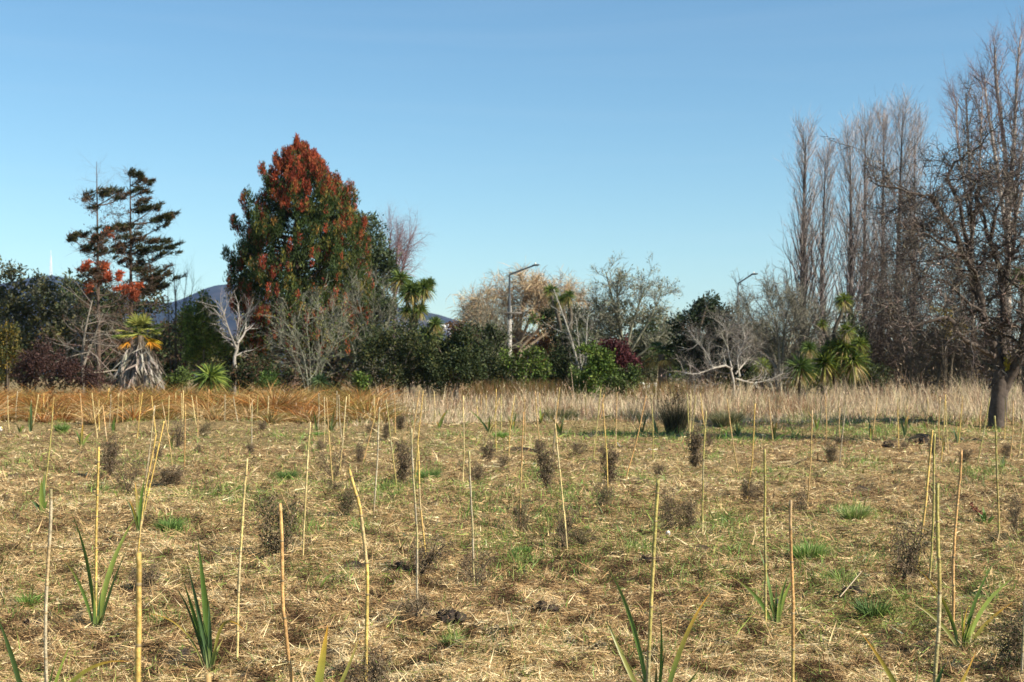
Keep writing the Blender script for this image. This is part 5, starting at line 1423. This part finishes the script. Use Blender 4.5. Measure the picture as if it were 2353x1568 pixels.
def street_lamp(lab, px, ytop, ybase, d, arm, full):
    s = d / F
    b = np.array([(px - 1176.5) * s, d, 0.0])
    o = thing('street_lamp', lab, 'street lamp', b, 'street lamps beyond the trees')
    top = PX(px, ytop, d)
    if full:
        zc = PX(px, 720, d)[2]
        g = Geo(); tubes(g, np.stack([b - np.array([0, 0, .3]), np.array([b[0], d, zc + .5])])[None], np.array([[.17, .14]]), 12, (.33, .31, .285), cap=True); g.build('lower_pole', M_paint, o, smooth=True)
        g = Geo(); tubes(g, np.stack([np.array([b[0], d - .16, zc - .4]), np.array([b[0], d - .16, PX(px, 680, d)[2]])])[None], np.full((1, 2), .10), 10, (.05, .06, .07), cap=True); g.build('sleeve', M_paint, o, smooth=True)
        g = Geo(); tubes(g, np.stack([np.array([b[0], d - .16, PX(px, 682, d)[2]]), np.array([b[0], d - .16, top[2]])])[None], np.full((1, 2), .07), 8, (.055, .065, .075)); g.build('upper_pole', M_paint, o, smooth=True)
        g = Geo(); box(g, (b[0], d - .30, zc), (1.75, .10, .12), 0, (.13, .12, .11)); cr = g.build('crossarm', M_bark, o)
        for k in (-.75, -.45, .45, .75):
            g = Geo(); lathe(g, [(.0, .0), (.05, .0), (.03, .05), (.06, .09), (.03, .13), (.05, .16), (.0, .18)], (b[0] + k, d - .30, zc + .06), 8, (.12, .11, .1)); g.build('insulator', M_paint, cr)
        yy = d - .16
    else:
        g = Geo(); tubes(g, np.stack([b - np.array([0, 0, .3]), np.array([b[0], d, PX(px, 700, d)[2]]), top])[None], np.array([[.12, .09, .05]]), 10, (.24, .26, .28)); g.build('upper_pole', M_metal, o, smooth=True)
        yy = d
    tip = PX(arm[0], arm[1], d); tip[1] = yy
    t0 = top.copy(); t0[1] = yy
    g = Geo(); tubes(g, np.concatenate([[t0 - np.array([0, 0, .12])], np.linspace(t0 + np.array([.04, 0, .03]), tip, 15)])[None], np.full((1, 16), .06), 8, (.045, .06, .07)); g.build('arm', M_paint, o, smooth=True)
    g = Geo()
    L = 16 * s
    prof = [(-.05, .03), (.0, .06), (.25, .10), (.7, .11), (.95, .06), (1.0, .02)]
    k = 10; rings = []
    for u, w in prof:
        an = np.arange(k) / k * 2 * np.pi
        rings.append(np.stack([np.full(k, tip[0] + (u - .12) * L), yy + np.cos(an) * w * 1.6, tip[2] + .02 + u * L * .06 + np.sin(an) * w * .7], 1))
    v = np.concatenate(rings)
    g.add(v, [[j * k + m, j * k + (m + 1) % k, (j + 1) * k + (m + 1) % k, (j + 1) * k + m] for j in range(len(prof) - 1) for m in range(k)], [[0, m, m + 1] for m in range(1, k - 1)], (.05, .06, .065))
    hd = g.build('lamp_head', M_paint, o, smooth=True)
    g = Geo(); lathe(g, [(.05, .0), (.05, .09), (.0, .10)], (tip[0] + L * .25, yy, tip[2] + .11), 8, (.75, .74, .7)); g.build('sensor', M_paint, hd)
street_lamp('street lamp on a pale utility pole with crossarm, before the willow', 1171, 632, 812, 100, (1226, 611), True)
street_lamp('street lamp rising behind the grey bare trees, right of the round dark tree', 1696, 652, 800, 112, (1728, 631), False)
GRB = [(.17, .165, .12), (.16, .15, .115), (.19, .175, .13)]
bare_tree('bare_tree', 'greenish grey bare tree left of the utility pole', 'bare tree', 1130, 700, 76, .13, [[(1128, None), (1122, 850), (1112, 780), (1096, 730)], [(1126, 840), (1133, 780), (1150, 735)], [(1125, 830), (1120, 770), (1124, 715)], [(1127, 845), (1148, 800), (1166, 765)]],
          [lv_(14, .25, 1, .6, 1.4, 5, .08, .16, .5, .3), lv_(7, .2, 1, .65, .65, 4, .05, .2, .55), lv_(5, .2, 1, .65, .32, 3, .02, .25, .7)], GRB, 'bare trees')
bush('bright_shrub', 'bright leafy shrub below the pale utility pole', 'shrub', [(1185, 835, 36, 30), (1225, 830, 36, 34), (1205, 860, 40, 30), (1250, 850, 24, 26), (1165, 825, 16, 20), (1235, 735, 14, 10), (1225, 745, 10, 8)], 68, 3600, .13, BRT + OLVS[:2], limbs=9, r0=.04, barkc=(.3, .27, .22))
bush('evergreen_shrub', 'dark olive shrub right of the pale utility pole base', 'shrub', [(1150, 868, 30, 28), (1210, 885, 30, 18), (1265, 872, 26, 26), (1135, 840, 16, 24)], 70, 4200, .13, DK + OLVS, limbs=8, r0=.03)
def redgrass():
    g = Geo(); n = 9000
    d = 66 + 6 * rng.random(n); px = np.concatenate([rng.normal(1225, 40, n // 2), rng.normal(1120, 40, n // 4), rng.normal(1530, 60, n - n // 2 - n // 4)])
    x = (px - 1176.5) / F * d
    D = nrm(np.stack([rng.normal(0, .16, n), rng.normal(0, .16, n), np.ones(n)], 1))
    blades(g, np.stack([x, d, 0 * x], 1), D, rng.uniform(.9, 1.7, n), .022, .3 * rng.random(n), hdir(n), 4, np.array([(.20, .10, .045), (.15, .11, .04), (.24, .14, .07), (.13, .14, .045)])[rng.integers(0, 4, n)] * np.exp(rng.normal(0, .2, (n, 1))))
    tag(g.build('reddish_sedge', M_hay), 'reddish brown tall sedge among the shrubs at the wood edge', 'sedge', kind='stuff')
redgrass()
# cabbage tree wrapped in leaves and dead vines
cabbage_tree('old cabbage tree with shaggy dark stem at the right of the willow', 1292, 73, [[(1305, None), (1300, 820), (1285, 740), (1268, 680)], [(1303, 830), (1300, 740), (1288, 690)], [(1304, 820), (1312, 740), (1308, 690)]], [(1266, 668, 22), (1290, 690, 18), (1306, 680, 20), (1275, 690, 18)], 'cabbage trees')
bush('ivy_mass', 'dark ivy hanging on the old cabbage tree by the willow', 'ivy', [(1262, 725, 16, 34), (1280, 745, 20, 40), (1298, 780, 24, 50), (1312, 740, 18, 36), (1330, 735, 22, 30), (1300, 840, 40, 40), (1345, 790, 24, 40)], 74, 6000, .13, DK + GRY[:2] + OLVS[:1], limbs=6, r0=.04)
WHT = [(.28, .265, .23), (.22, .205, .18), (.17, .16, .14)]
bare_tree('dead_tree', 'thin white barked leaning tree right of the old cabbage tree', 'dead tree', 1336, 660, 69, .085, [[(1336, None), (1333, 870), (1318, 800), (1296, 730), (1272, 665)], [(1334, None), (1336, 860), (1330, 790), (1322, 720)], [(1346, None), (1346, 830), (1348, 760), (1352, 720)]],
          [lv_(12, .3, 1, .8, .9, 5, .05, .2, .5, .3), lv_(6, .2, 1, .7, .45, 4, .03, .25, .55), lv_(4, .2, 1, .7, .25, 3, 0, .25, .7)], WHT, 'dead leafless trees')
bush('bright_shrub', 'glossy bright green bush beside the maroon shrub', 'shrub', [(1365, 865, 32, 34), (1350, 880, 26, 26), (1385, 850, 26, 26), (1375, 810, 30, 16), (1400, 840, 16, 20), (1340, 805, 18, 12)], 64, 4000, .13, BRT, limbs=8, r0=.03, barkc=(.35, .32, .27))
bush('maroon_shrub', 'dark maroon leafy shrub right of the glossy green bush', 'shrub', [(1420, 800, 30, 22), (1435, 830, 34, 34), (1410, 825, 22, 26), (1450, 850, 22, 26), (1395, 795, 14, 12)], 68, 5000, .12, MAR, limbs=8, r0=.03)
bush('evergreen_shrub', 'mixed green undergrowth right of the glossy bush', 'shrub', [(1405, 880, 26, 22), (1440, 878, 26, 22), (1460, 860, 20, 22), (1330, 870, 24, 26)], 67, 3200, .12, [(.07, .11, .03), (.10, .14, .04), (.05, .07, .025)], limbs=4, r0=.02)
bare_tree('lichen_tree', 'grey green lichen covered tree with leafy top right of the willow', 'tree', 1430, 615, 84, .15,
          [[(1440, None), (1436, 830), (1425, 760), (1408, 690), (1392, 625)], [(1438, 830), (1418, 760), (1390, 720), (1362, 690)], [(1438, 810), (1455, 740), (1472, 690), (1482, 660)], [(1440, 820), (1478, 760), (1505, 710), (1522, 665)], [(1436, 840), (1395, 790), (1365, 760), (1345, 740)], [(1440, 840), (1490, 800), (1520, 770), (1535, 750)], [(1428, 770), (1420, 700), (1418, 650)]],
          [lv_(18, .25, 1, .7, .85, 5, .05, .2, .5, .3), lv_(9, .2, 1, .7, .6, 4, .03, .24, .55, .4, 0, .25, .2, .009), lv_(6, .2, 1, .65, .34, 3, .02, .28, .75, .5, 0, .25, .2, .009)], [(.16, .16, .115), (.20, .195, .145), (.22, .215, .16)], 'lichen covered trees', leafspec=(1000, .13, [(.16, .17, .09), (.11, .13, .06), (.2, .2, .11)]))
bush('evergreen_shrub', 'dark evergreen behind the middle of the lichen covered tree', 'shrub', [(1395, 740, 40, 34), (1440, 720, 36, 36), (1480, 745, 40, 34), (1350, 770, 40, 50), (1420, 800, 70, 50), (1380, 715, 26, 24)], 104, 6500, .22, DK + GRY + OLVS, limbs=6, r0=.1)
bush('evergreen_shrub', 'rounded light green shrub behind the small fan palm', 'shrub', [(1540, 785, 36, 50), (1515, 760, 32, 34), (1560, 830, 36, 44), (1500, 810, 30, 40)], 98, 5500, .18, [(.085, .12, .035), (.11, .14, .045), (.06, .085, .03)], limbs=5, r0=.08)

def small_palm():
    d = 80.0; b = np.array([(1518 - 1176.5) / F * d, d, 0.0]); top = PX(1519, 815, d)
    o = thing('fan_palm', 'small green fan palm with thick trunk beyond the wood edge', 'palm', b)
    g = Geo(); tubes(g, bez([b, (b + top) / 2, top], 6)[None], np.full((1, 6), .17), 8, (.10, .085, .07)); g.build('trunk', M_bark, o, smooth=True)
    for i in range(22):
        az = i * 2.4; el = rng.uniform(-.9, 1.1); col = (.055, .085, .025) if el > -.2 else (.15, .12, .04)
        D = np.array([math.cos(az) * math.cos(el), math.sin(az) * math.cos(el), math.sin(el)]); c = top + D * .6
        g = Geo(); tubes(g, np.stack([top, c])[None], np.full((1, 2), .014), 3, col)
        side = nrm(np.cross(D, np.array([0, 0, 1.0]))); n = 13; an = np.linspace(-1.2, 1.2, n)
        blades(g, np.repeat(c[None], n, 0), np.cos(an)[:, None] * D + np.sin(an)[:, None] * side, .6, .06, .3, np.repeat([[0, 0, -1.0]], n, 0), 4, jit(col, n, .2))
        g.build('frond', M_leaf, o)
small_palm()
bush('evergreen_shrub', 'dark tangled shrub in front of the willow foot', 'shrub', [(1140, 800, 34, 50), (1110, 830, 30, 44), (1165, 850, 30, 36), (1120, 765, 18, 22)], 72, 5500, .12, DK + OLVS[:2] + GRY[:1], limbs=14, r0=.025, barkc=(.17, .15, .12))
bush('evergreen_shrub', 'dark shrub around the shaggy stem of the old cabbage tree', 'shrub', [(1290, 830, 34, 50), (1320, 850, 34, 44), (1270, 860, 30, 36), (1310, 790, 26, 36)], 70, 5500, .12, DK + OLVS[:1], limbs=10, r0=.025)
bush('evergreen_shrub', 'dim shrub below the middle of the lichen covered tree', 'shrub', [(1440, 820, 40, 50), (1490, 840, 40, 46), (1400, 850, 34, 36), (1470, 790, 34, 34), (1380, 790, 30, 30)], 86, 6000, .15, DK + OLVS[:2] + GRY, limbs=10, r0=.03)
bush('round_tree', 'dark round crowned evergreen right of the lichen covered tree', 'tree', [(1622, 712, 38, 30), (1590, 735, 40, 26), (1650, 735, 38, 34), (1570, 765, 30, 24), (1615, 770, 60, 40), (1665, 780, 26, 40), (1600, 815, 60, 36), (1640, 825, 44, 36), (1610, 695, 14, 12)], 80, 13000, .17, [(.026, .042, .02), (.038, .055, .026), (.02, .032, .016), (.055, .068, .035)], limbs=10, r0=.2)
# fence with posts and a small sign beyond the grass
def far_fence():
    d = 88.0; b = np.array([(1520 - 1176.5) / F * d, d, 0.0])
    f = thing('post_fence', 'timber post and wire fence glimpsed under the trees', 'fence', b)
    for x in (1440, 1468, 1498, 1531, 1556, 1585, 1615):
        p = np.array([(x - 1176.5) / F * d, d, .5]); g = Geo(); box(g, p, (.2, .18, 1.25), .2, (.42, .31, .17), .94); g.build('post', M_bark, f)
    g = Geo()
    for z in (.35, .65, .95):
        p = np.array([[(1430 - 1176.5) / F * d, d - .1, z], [(1625 - 1176.5) / F * d, d - .1, z]]); tubes(g, p[None], np.full((1, 2), .012), 3, (.4, .4, .4))
    g.build('wire', M_metal, f)
    d = 92.0; x = (1468 - 1176.5) / F * d
    w = thing('low_wall', 'pale grey low wall glimpsed behind the maroon shrub', 'wall', (x, d, 0)); g = Geo(); box(g, (x, d, .55), (2.4, .25, 1.1), 0, (.42, .44, .42)); g.build('wall_face', M_paint, w); g = Geo(); box(g, (x, d, 1.13), (2.5, .32, .06), 0, (.5, .5, .48)); g.build('coping', M_paint, w)
    x2 = (1474 - 1176.5) / F * 90
    sg = thing('notice_sign', 'small white and pale blue notice sign before the low wall', 'sign', (x2, 90, 0)); g = Geo(); box(g, (x2, 90, .95), (.34, .02, .55), 0, (.74, .76, .74)); box(g, (x2, 89.985, .72), (.32, .012, .08), 0, (.25, .5, .6)); box(g, (x2 + .03, 89.985, 1.0), (.14, .012, .16), 0, (.7, .5, .3)); g.build('panel', M_paint, sg); g = Geo(); box(g, (x2, 90.05, .5), (.06, .05, 1.0), 0, (.4, .35, .3)); g.build('post', M_bark, sg)
far_fence()

# ---- right of centre: grey thickets, dead limbs
DEADW = [(.34, .31, .27), (.25, .225, .195), (.2, .175, .155)]
bare_tree('fallen_tree', 'collapsed dead tree with tangled whitish branches on the grass', 'dead tree', 1680, 750, 69, .075,
          [[(1690, None), (1680, 850), (1645, 845), (1600, 860), (1565, 855)], [(1682, 850), (1672, 800), (1668, 760), (1650, 740)], [(1690, 860), (1715, 830), (1745, 800)], [(1690, 870), (1730, 880), (1770, 872), (1800, 858)], [(1640, 850), (1625, 815), (1605, 790), (1590, 770)], [(1660, 880), (1620, 888), (1580, 880)], [(1700, 865), (1695, 820), (1712, 780), (1705, 755)]],
          [lv_(22, .2, 1, .8, 1.0, 6, .03, .3, .5, .3), lv_(8, .2, 1, .75, .5, 4, .03, .3, .55), lv_(5, .2, 1, .7, .28, 3, .02, .3, .7)], DEADW, 'dead leafless trees')
bare_tree('lichen_tree', 'wide grey leafless tree right of the round dark evergreen', 'tree', 1800, 640, 78, .14,
          [[(1790, None), (1780, 830), (1760, 785), (1738, 750), (1724, 725)], [(1795, None), (1790, 810), (1785, 750), (1775, 710), (1770, 690)], [(1800, None), (1810, 810), (1825, 750), (1840, 710)], [(1805, None), (1830, 830), (1860, 780), (1880, 735)], [(1785, None), (1760, 850), (1730, 810), (1700, 770)], [(1808, None), (1845, 850), (1890, 815), (1915, 790)], [(1792, None), (1800, 790), (1808, 735), (1815, 700)], [(1785, 850), (1745, 790), (1718, 770), (1700, 750)]],
          [lv_(18, .2, 1, .55, 1.35, 5, .07, .2, .5, .3), lv_(10, .2, 1, .6, .8, 5, .04, .25, .6, .4, 0, .25, .2, .010), lv_(6, .2, 1, .65, .4, 3, .02, .3, .8, .5, 0, .25, .2, .009)], [(.19, .18, .14), (.16, .15, .115), (.14, .13, .10)], 'lichen covered trees')
bare_tree('bare_tree', 'purplish brown thicket tree behind the wide grey leafless one', 'bare tree', 1770, 690, 98, .12,
          [[(1750, None), (1748, 820), (1745, 780)], [(1785, None), (1787, 800), (1783, 745)], [(1825, None), (1827, 790), (1831, 730)], [(1715, None), (1712, 840), (1705, 800)]],
          [lv_(22, .2, 1, .5, 2.2, 5, .1, .12, .4, .3), lv_(8, .2, 1, .55, .9, 4, .06, .18, .5), lv_(5, .2, 1, .6, .45, 3, .03, .2, .7)], [(.12, .09, .085), (.14, .10, .095), (.17, .125, .12)], 'bare trees')
bush('evergreen_shrub', 'dark undergrowth below the wide grey leafless tree', 'shrub', [(1720, 850, 44, 40), (1780, 850, 50, 44), (1840, 855, 44, 42), (1760, 800, 40, 40), (1690, 870, 30, 24)], 84, 7000, .16, DK + OLVS[:2], limbs=10, r0=.03)
cabbage_tree('little cabbage tree glimpsed among the dead tangled branches', 1752, 73, [[(1752, None), (1751, 850)]], [(1750, 840, 26)], 'cabbage trees', False, ((.10, .15, .03), (.2, .24, .04)))

# poplars
def poplar(lab, x, top, d, r0, wide=1.0, lean=0.0, dark=1.0, nb=112):
    b = np.array([(x - 1176.5) / F * d, d, 0.0])
    o = thing('poplar_tree', lab, 'poplar', b, 'upright bare poplars')
    tp = PX(x + lean, top + 58, d); H = tp[2]
    P = bez([b - np.array([0, 0, .1]), b * .5 + tp * .5 + np.array([rng.normal(0, .15), 0, 0]), tp], 22)
    R = r0 * np.linspace(1, .05, 22)
    cbark = np.array([.05, .043, .04]) * dark
    g = Geo(); tubes(g, P[None], R[None], 9, cbark); g.build('trunk', M_bark, o, smooth=True)
    g = Geo()
    twigs_mesh(g, P[None], R[None], [lv_(nb, .13, .96, .52 * wide, H * .345, 9, .115, .07, .27, .25, .85, .24, .13), lv_(7, .12, 1, .36, H * .075, 5, .12, .1, .45, .35, .3, .25, .2, .006), lv_(4, .15, 1, .4, H * .036, 4, .08, .14, .75, .5, 0, .25, .2, .006)],
               [np.array([.062, .052, .048]) * dark, np.array([.16, .13, .12]) * dark, np.array([.34, .285, .265]) * dark])
    g.build('branches', M_twig, o)
poplar('leftmost poplar, standing apart with a thick dark trunk', 1845, 262, 92, .34, 1.0, 6)
poplar('shorter poplar right of the solitary leftmost one', 1893, 305, 98, .24, .9, 4)
poplar('dark trunked poplar in the middle of the poplar row', 1947, 268, 95, .28, 1.0, 6)
poplar('poplar close behind the dark middle one, slightly taller', 1992, 240, 100, .24, .9, -4)
poplar('slender poplar between the middle and the tallest poplars', 2025, 225, 103, .24, .9, 6)
poplar('tallest of the poplar row, its top split in two', 2062, 208, 101, .28, 1.05, 12)
poplar('last poplar of the row, partly behind the big bare tree', 2098, 245, 104, .22, 1.0, 4)
# tall pale trees at the right edge
def pale_tree(lab, x, d, stems, r0):
    bare_tree('pale_tree', lab, 'bare tree', x, 0, d, r0, stems,
      [lv_(26, .3, 1, .45, 3.2, 6, .10, .10, .45, .3, .45), lv_(8, .2, 1, .5, 1.2, 5, .08, .15, .5), lv_(5, .2, 1, .5, .55, 4, .05, .2, .7)], [(.33, .27, .25), (.27, .20, .19), (.25, .16, .165)], 'tall pale bare trees at right', tcol=(.36, .31, .27))
pale_tree('tall pale bare tree with branches fanning up at the right edge', 2320, 112, [[(2315, None), (2316, 600), (2312, 380), (2290, 200), (2286, 110)], [(2316, 520), (2330, 330), (2336, 180), (2345, 85)], [(2315, 560), (2290, 380), (2268, 240), (2262, 170)], [(2316, 500), (2350, 350), (2372, 200)], [(2316, 560), (2360, 400), (2400, 260)]], .30)
pale_tree('slighter pale bare tree left of the tallest one at right edge', 2236, 114, [[(2236, None), (2234, 600), (2228, 400), (2222, 270), (2220, 215)], [(2235, 560), (2212, 400), (2198, 300), (2200, 235)], [(2235, 540), (2250, 400), (2255, 280), (2258, 200)]], .2)

# cabbage trees right
cabbage_tree('yellow green cabbage tree cluster beneath the poplars', 1925, 73, [[(1940, None), (1935, 840), (1915, 770), (1933, 725), (1940, 690)], [(1925, None), (1915, 830), (1900, 775), (1890, 740)], [(1930, 800), (1950, 770)], [(1960, None), (1960, 830)]],
             [(1938, 690, 26), (1940, 800, 50), (1895, 835, 46), (1960, 830, 46), (1945, 760, 26), (1910, 800, 30), (1925, 850, 40), (1890, 745, 16), (1975, 790, 24)], 'cabbage trees', True, ((.06, .10, .024), (.10, .145, .03), (.19, .22, .035)))
cabbage_tree('low cabbage tree left of the yellow green cluster', 1835, 72, [[(1838, None), (1838, 850)]], [(1838, 845, 44), (1858, 800, 24), (1815, 870, 26)], 'cabbage trees', True, ((.06, .10, .028), (.10, .15, .035)))
cabbage_tree('cabbage tree head poking in at the right edge behind the big tree', 2345, 60, [[(2356, None), (2352, 760), (2348, 660)]], [(2346, 632, 34)], 'cabbage trees')
bush('evergreen_shrub', 'black green undergrowth around the yellow green cabbage trees', 'shrub', [(1880, 860, 44, 36), (1940, 870, 50, 30), (2000, 860, 40, 40), (1965, 780, 34, 50)], 80, 6000, .16, DK, limbs=6, r0=.03)
# brown thickets under the poplars and behind the big tree
BRT2 = [(.085, .068, .052), (.09, .07, .055), (.10, .076, .062)]
def thicket(lab, x0, x1, top, d, n, cols):
    st = []
    for i in range(n):
        x = x0 + (x1 - x0) * (i + rng.random()) / n
        t = top + rng.uniform(0, 70); ln = rng.normal(0, 22)
        st.append([(x, None), (x + ln * .6 + rng.normal(0, 8), 840), (x + ln * .4 + rng.normal(0, 8), (t + 900) / 2), (x + ln + rng.normal(0, 8), t)])
    bare_tree('bare_thicket', lab, 'thicket', (x0 + x1) / 2, top, d, .07, st, [lv_(20, .10, 1, .6, 1.9, 6, .04, .2, .55, .3, .3), lv_(9, .15, 1, .65, .8, 4, .02, .26, .6, .35, 0, .25, .2, .010), lv_(5, .15, 1, .65, .42, 3, .02, .3, .8, .5, 0, .25, .2, .009)], cols, 'leafless thickets at right')
thicket('brown leafless thicket under the poplars', 1985, 2110, 570, 86, 9, BRT2)
thicket('greyish leafless thicket left of the big bare trunk', 2090, 2220, 600, 82, 10, [(.12, .108, .08), (.115, .10, .075), (.12, .10, .08)])
thicket('brown leafless thicket behind the big bare trunk', 2215, 2370, 590, 80, 10, BRT2)
bush('evergreen_shrub', 'dim olive shrub at the foot of the leafless thickets', 'shrub', [(2030, 850, 50, 46), (2100, 845, 56, 50), (2180, 840, 60, 54), (2250, 850, 54, 46), (2330, 845, 60, 50), (2140, 780, 40, 40)], 92, 9000, .2, [(.045, .045, .028), (.06, .05, .032), (.035, .04, .024), (.075, .06, .03)], limbs=14, r0=.03)
bush('evergreen_shrub', 'yellowish leafed shrub left of the big bare trunk', 'shrub', [(2150, 715, 20, 16), (2190, 760, 26, 30), (2175, 720, 16, 14)], 74, 900, .12, [(.16, .12, .03), (.12, .10, .04), (.2, .15, .04)], limbs=7, r0=.025)

# ---- the big bare tree on the right
def big_tree():
    d = GD(986); s = d / F
    b = np.array([(2290 - 1176.5) * s, d, 0.0]); b[2] = height(b[0], d) - .05
    o = thing('big_bare_tree', 'big old bare tree with leaning trunk at the right of the field', 'tree', b)
    def mk(pts, k=16):
        return bez([PX(x, y, d + dz) for x, y, dz in pts], k)
    trunk = bez([b - np.array([0, 0, .15]), PX(2292, 950, d), PX(2296, 905, d), PX(2300, 870, d), PX(2301, 838, d)], 14)
    tr = np.interp(np.linspace(0, 1, 14), [0, .12, .4, .8, 1], [27, 21.5, 19.5, 17.5, 13.5]) * s
    def rough(P, R, sides, name, col):
        g = Geo(); tubes(g, P[None], R[None], sides, col)
        v = g.v[0]; k = P.shape[0]
        vv = v.reshape(k, sides, 3); c = P[:, None]
        a = np.arange(sides)
        for j in range(k):
            f = 1 + .06 * np.sin(a * 2 * np.pi / sides * 3 + j * .3) + .045 * rng.normal(size=sides)
            vv[j] = c[j] + (vv[j] - c[j]) * f[:, None]
        g.v[0] = vv.reshape(-1, 3)
        return g.build(name, M_bark, o, smooth=True)
    bark = np.array([.078, .062, .053])
    rough(trunk, tr, 16, 'trunk', bark)
    limbs = [
      ([(2298, 850, 0), (2290, 822, 0), (2277, 781, -.1), (2257, 715, -.3), (2250, 665, -.3), (2234, 626, -.2), (2217, 593, 0), (2200, 545, .2), (2172, 500, .3), (2135, 452, .3)], 14.5, 4),
      ([(2303, 850, .05), (2306, 825, .1), (2303, 764, .3), (2303, 702, .4), (2300, 649, .5), (2293, 605, .5), (2275, 560, .7), (2262, 500, .8), (2240, 440, .8)], 12.5, 3.5),
      ([(2306, 895, 0), (2320, 868, -.1), (2335, 842, -.2), (2347, 797, -.3), (2357, 745, -.4), (2376, 680, -.4), (2385, 600, -.3), (2390, 520, -.2)], 17, 5),
      ([(2290, 822, 0), (2272, 812, -.3), (2241, 797, -.7), (2204, 771, -1.0), (2192, 742, -1.1), (2166, 728, -1.3), (2125, 745, -1.5), (2089, 748, -1.6), (2049, 731, -1.8), (2036, 706, -1.9), (2015, 700, -2.0)], 7.5, 2),
      ([(2225, 610, -.1), (2200, 560, -.3), (2165, 480, -.6), (2135, 452, -.7), (2110, 446, -.8), (2053, 432, -.9), (2007, 420, -1.0)], 6.5, 1.8),
      ([(2235, 628, 0), (2205, 470, .3), (2178, 405, .2), (2210, 362, .1), (2251, 333, 0), (2284, 300, 0)], 6.0, 1.5),
      ([(2303, 690, .4), (2318, 620, .8), (2330, 550, 1.0), (2335, 470, 1.1), (2350, 400, 1.1)], 7.5, 2),
      ([(2250, 660, -.3), (2225, 600, -1.0), (2180, 575, -1.5), (2130, 540, -1.9), (2095, 545, -2.1)], 5.5, 1.5),
      ([(2300, 650, .5), (2320, 600, .1), (2345, 560, -.2), (2375, 510, -.5)], 6.0, 2),
      ([(2275, 560, .7), (2290, 480, .6), (2320, 420, .5), (2330, 360, .5)], 5.5, 1.5),
      ([(2217, 593, 0), (2235, 520, -.4), (2225, 450, -.6), (2255, 400, -.6)], 5.5, 1.5),
      ([(2257, 715, -.3), (2220, 690, -.7), (2180, 650, -1.1), (2140, 640, -1.4), (2090, 600, -1.6)], 4.5, 1.5),
      ([(2204, 560, .2), (2160, 545, .5), (2120, 520, .8), (2080, 500, 1.0)], 4.5, 1.3),
    ]
    K = 16; LP = []; LR = []
    for pts, r0, r1 in limbs:
        P = mk(pts, K); R = np.linspace(r0, r1, K) ** 1.0 * s * .84
        P[2:-1] += rng.normal(0, .03, (K - 3, 3)); LP.append(P); LR.append(R)
        rough(P, R, 9, 'limb', bark * rng.uniform(.8, 1.15))
    LP = np.array(LP); LR = np.array(LR)
    g = Geo()
    cols = [(.075, .062, .053), (.082, .066, .056), (.105, .083, .070)]
    P1, R1 = grow(LP, LR, 25, .22, 1, 1.0, 1.35, 8, .0, .32, .40, .35, 0, .35, .3, .0125)
    tubes(g, P1, R1, 5, jit(cols[0], len(P1), .25)[:, None])
    P2, R2 = grow(P1, R1, 11, .12, 1, .95, .52, 6, .02, .36, .55, .4, 0, .35, .3, .0078)
    tubes(g, P2[:, ::5 // 2], R2[:, ::5 // 2], 3, jit(cols[1], len(P2), .5)[:, None])
    P3, R3 = grow(P2, R2, 5, .1, 1, .9, .19, 4, .03, .3, .65, .6, 0, .35, .3, .0054)
    strips(g, P3, R3 * 1.2, jit(cols[2], len(P3), .5)[:, None])
    g.build('twigs', M_twig, o)
    # knot hole and yellow lichen
    g = Geo(); c = PX(2334, 846, d - .42); lathe(g, [(.0, 0), (.05, .0), (.075, .02), (.06, .05), (.0, .03)], (0, 0, 0), 10, (.05, .04, .035))
    v = g.v[0].copy(); g.v[0] = np.stack([v[:, 0] + c[0], c[1] + .12 - v[:, 2], v[:, 1] + c[2]], 1); g.build('knot_hole', M_bark, o, smooth=True)
    g = Geo(); n = 240
    an = rng.normal(-1.25, .35, n); zz = rng.normal(0, .14, n); cc = PX(2306, 838, d)
    P = np.stack([cc[0] + np.cos(an) * 15.5 * s, d + np.sin(an) * 15.5 * s, cc[2] + zz], 1)
    tang = np.stack([-np.sin(an), np.cos(an), rng.normal(0, 1, n)], 1)
    leaves(g, P, tang, .05, .04, jit((.42, .34, .05), n, .2)); lo = g.build('lichen', M_leaf, o); lo['label'] = 'yellow lichen patch on the fork'
big_tree()
# unseen tree added outside the frame to cast the shade along the grass edge
d = 33.5
bush('broad_tree', 'unseen leafy tree added beyond the right edge to shade the grass', 'tree', [(2700, 250, 190, 110), (2640, 330, 130, 120), (2790, 340, 150, 130), (2710, 150, 120, 90)], d, 9000, .16, DK + OLVS[:1], limbs=8, r0=.12)

# ------------------------------------------------------------------ air
hz = Geo(); box(hz, (0, 4150, 240), (12400, 8700, 490))
ho = hz.build('haze', M_paint); tag(ho, kind='stuff'); ho['label'] = 'thin bluish air between the field and the hills'; ho['category'] = 'haze'
hm = bpy.data.materials.new('haze_air'); hm.use_nodes = True
nt = hm.node_tree
for nd in list(nt.nodes):
    if nd.type != 'OUTPUT_MATERIAL': nt.nodes.remove(nd)
pv = nt.nodes.new('ShaderNodeVolumePrincipled')
pv.inputs['Color'].default_value = (.30, .52, 1.0, 1); pv.inputs['Density'].default_value = 0.00004; pv.inputs['Anisotropy'].default_value = 0.0
nt.links.new(pv.outputs[0], nt.nodes['Material Output'].inputs['Volume'])
ho.data.materials.clear(); ho.data.materials.append(hm)
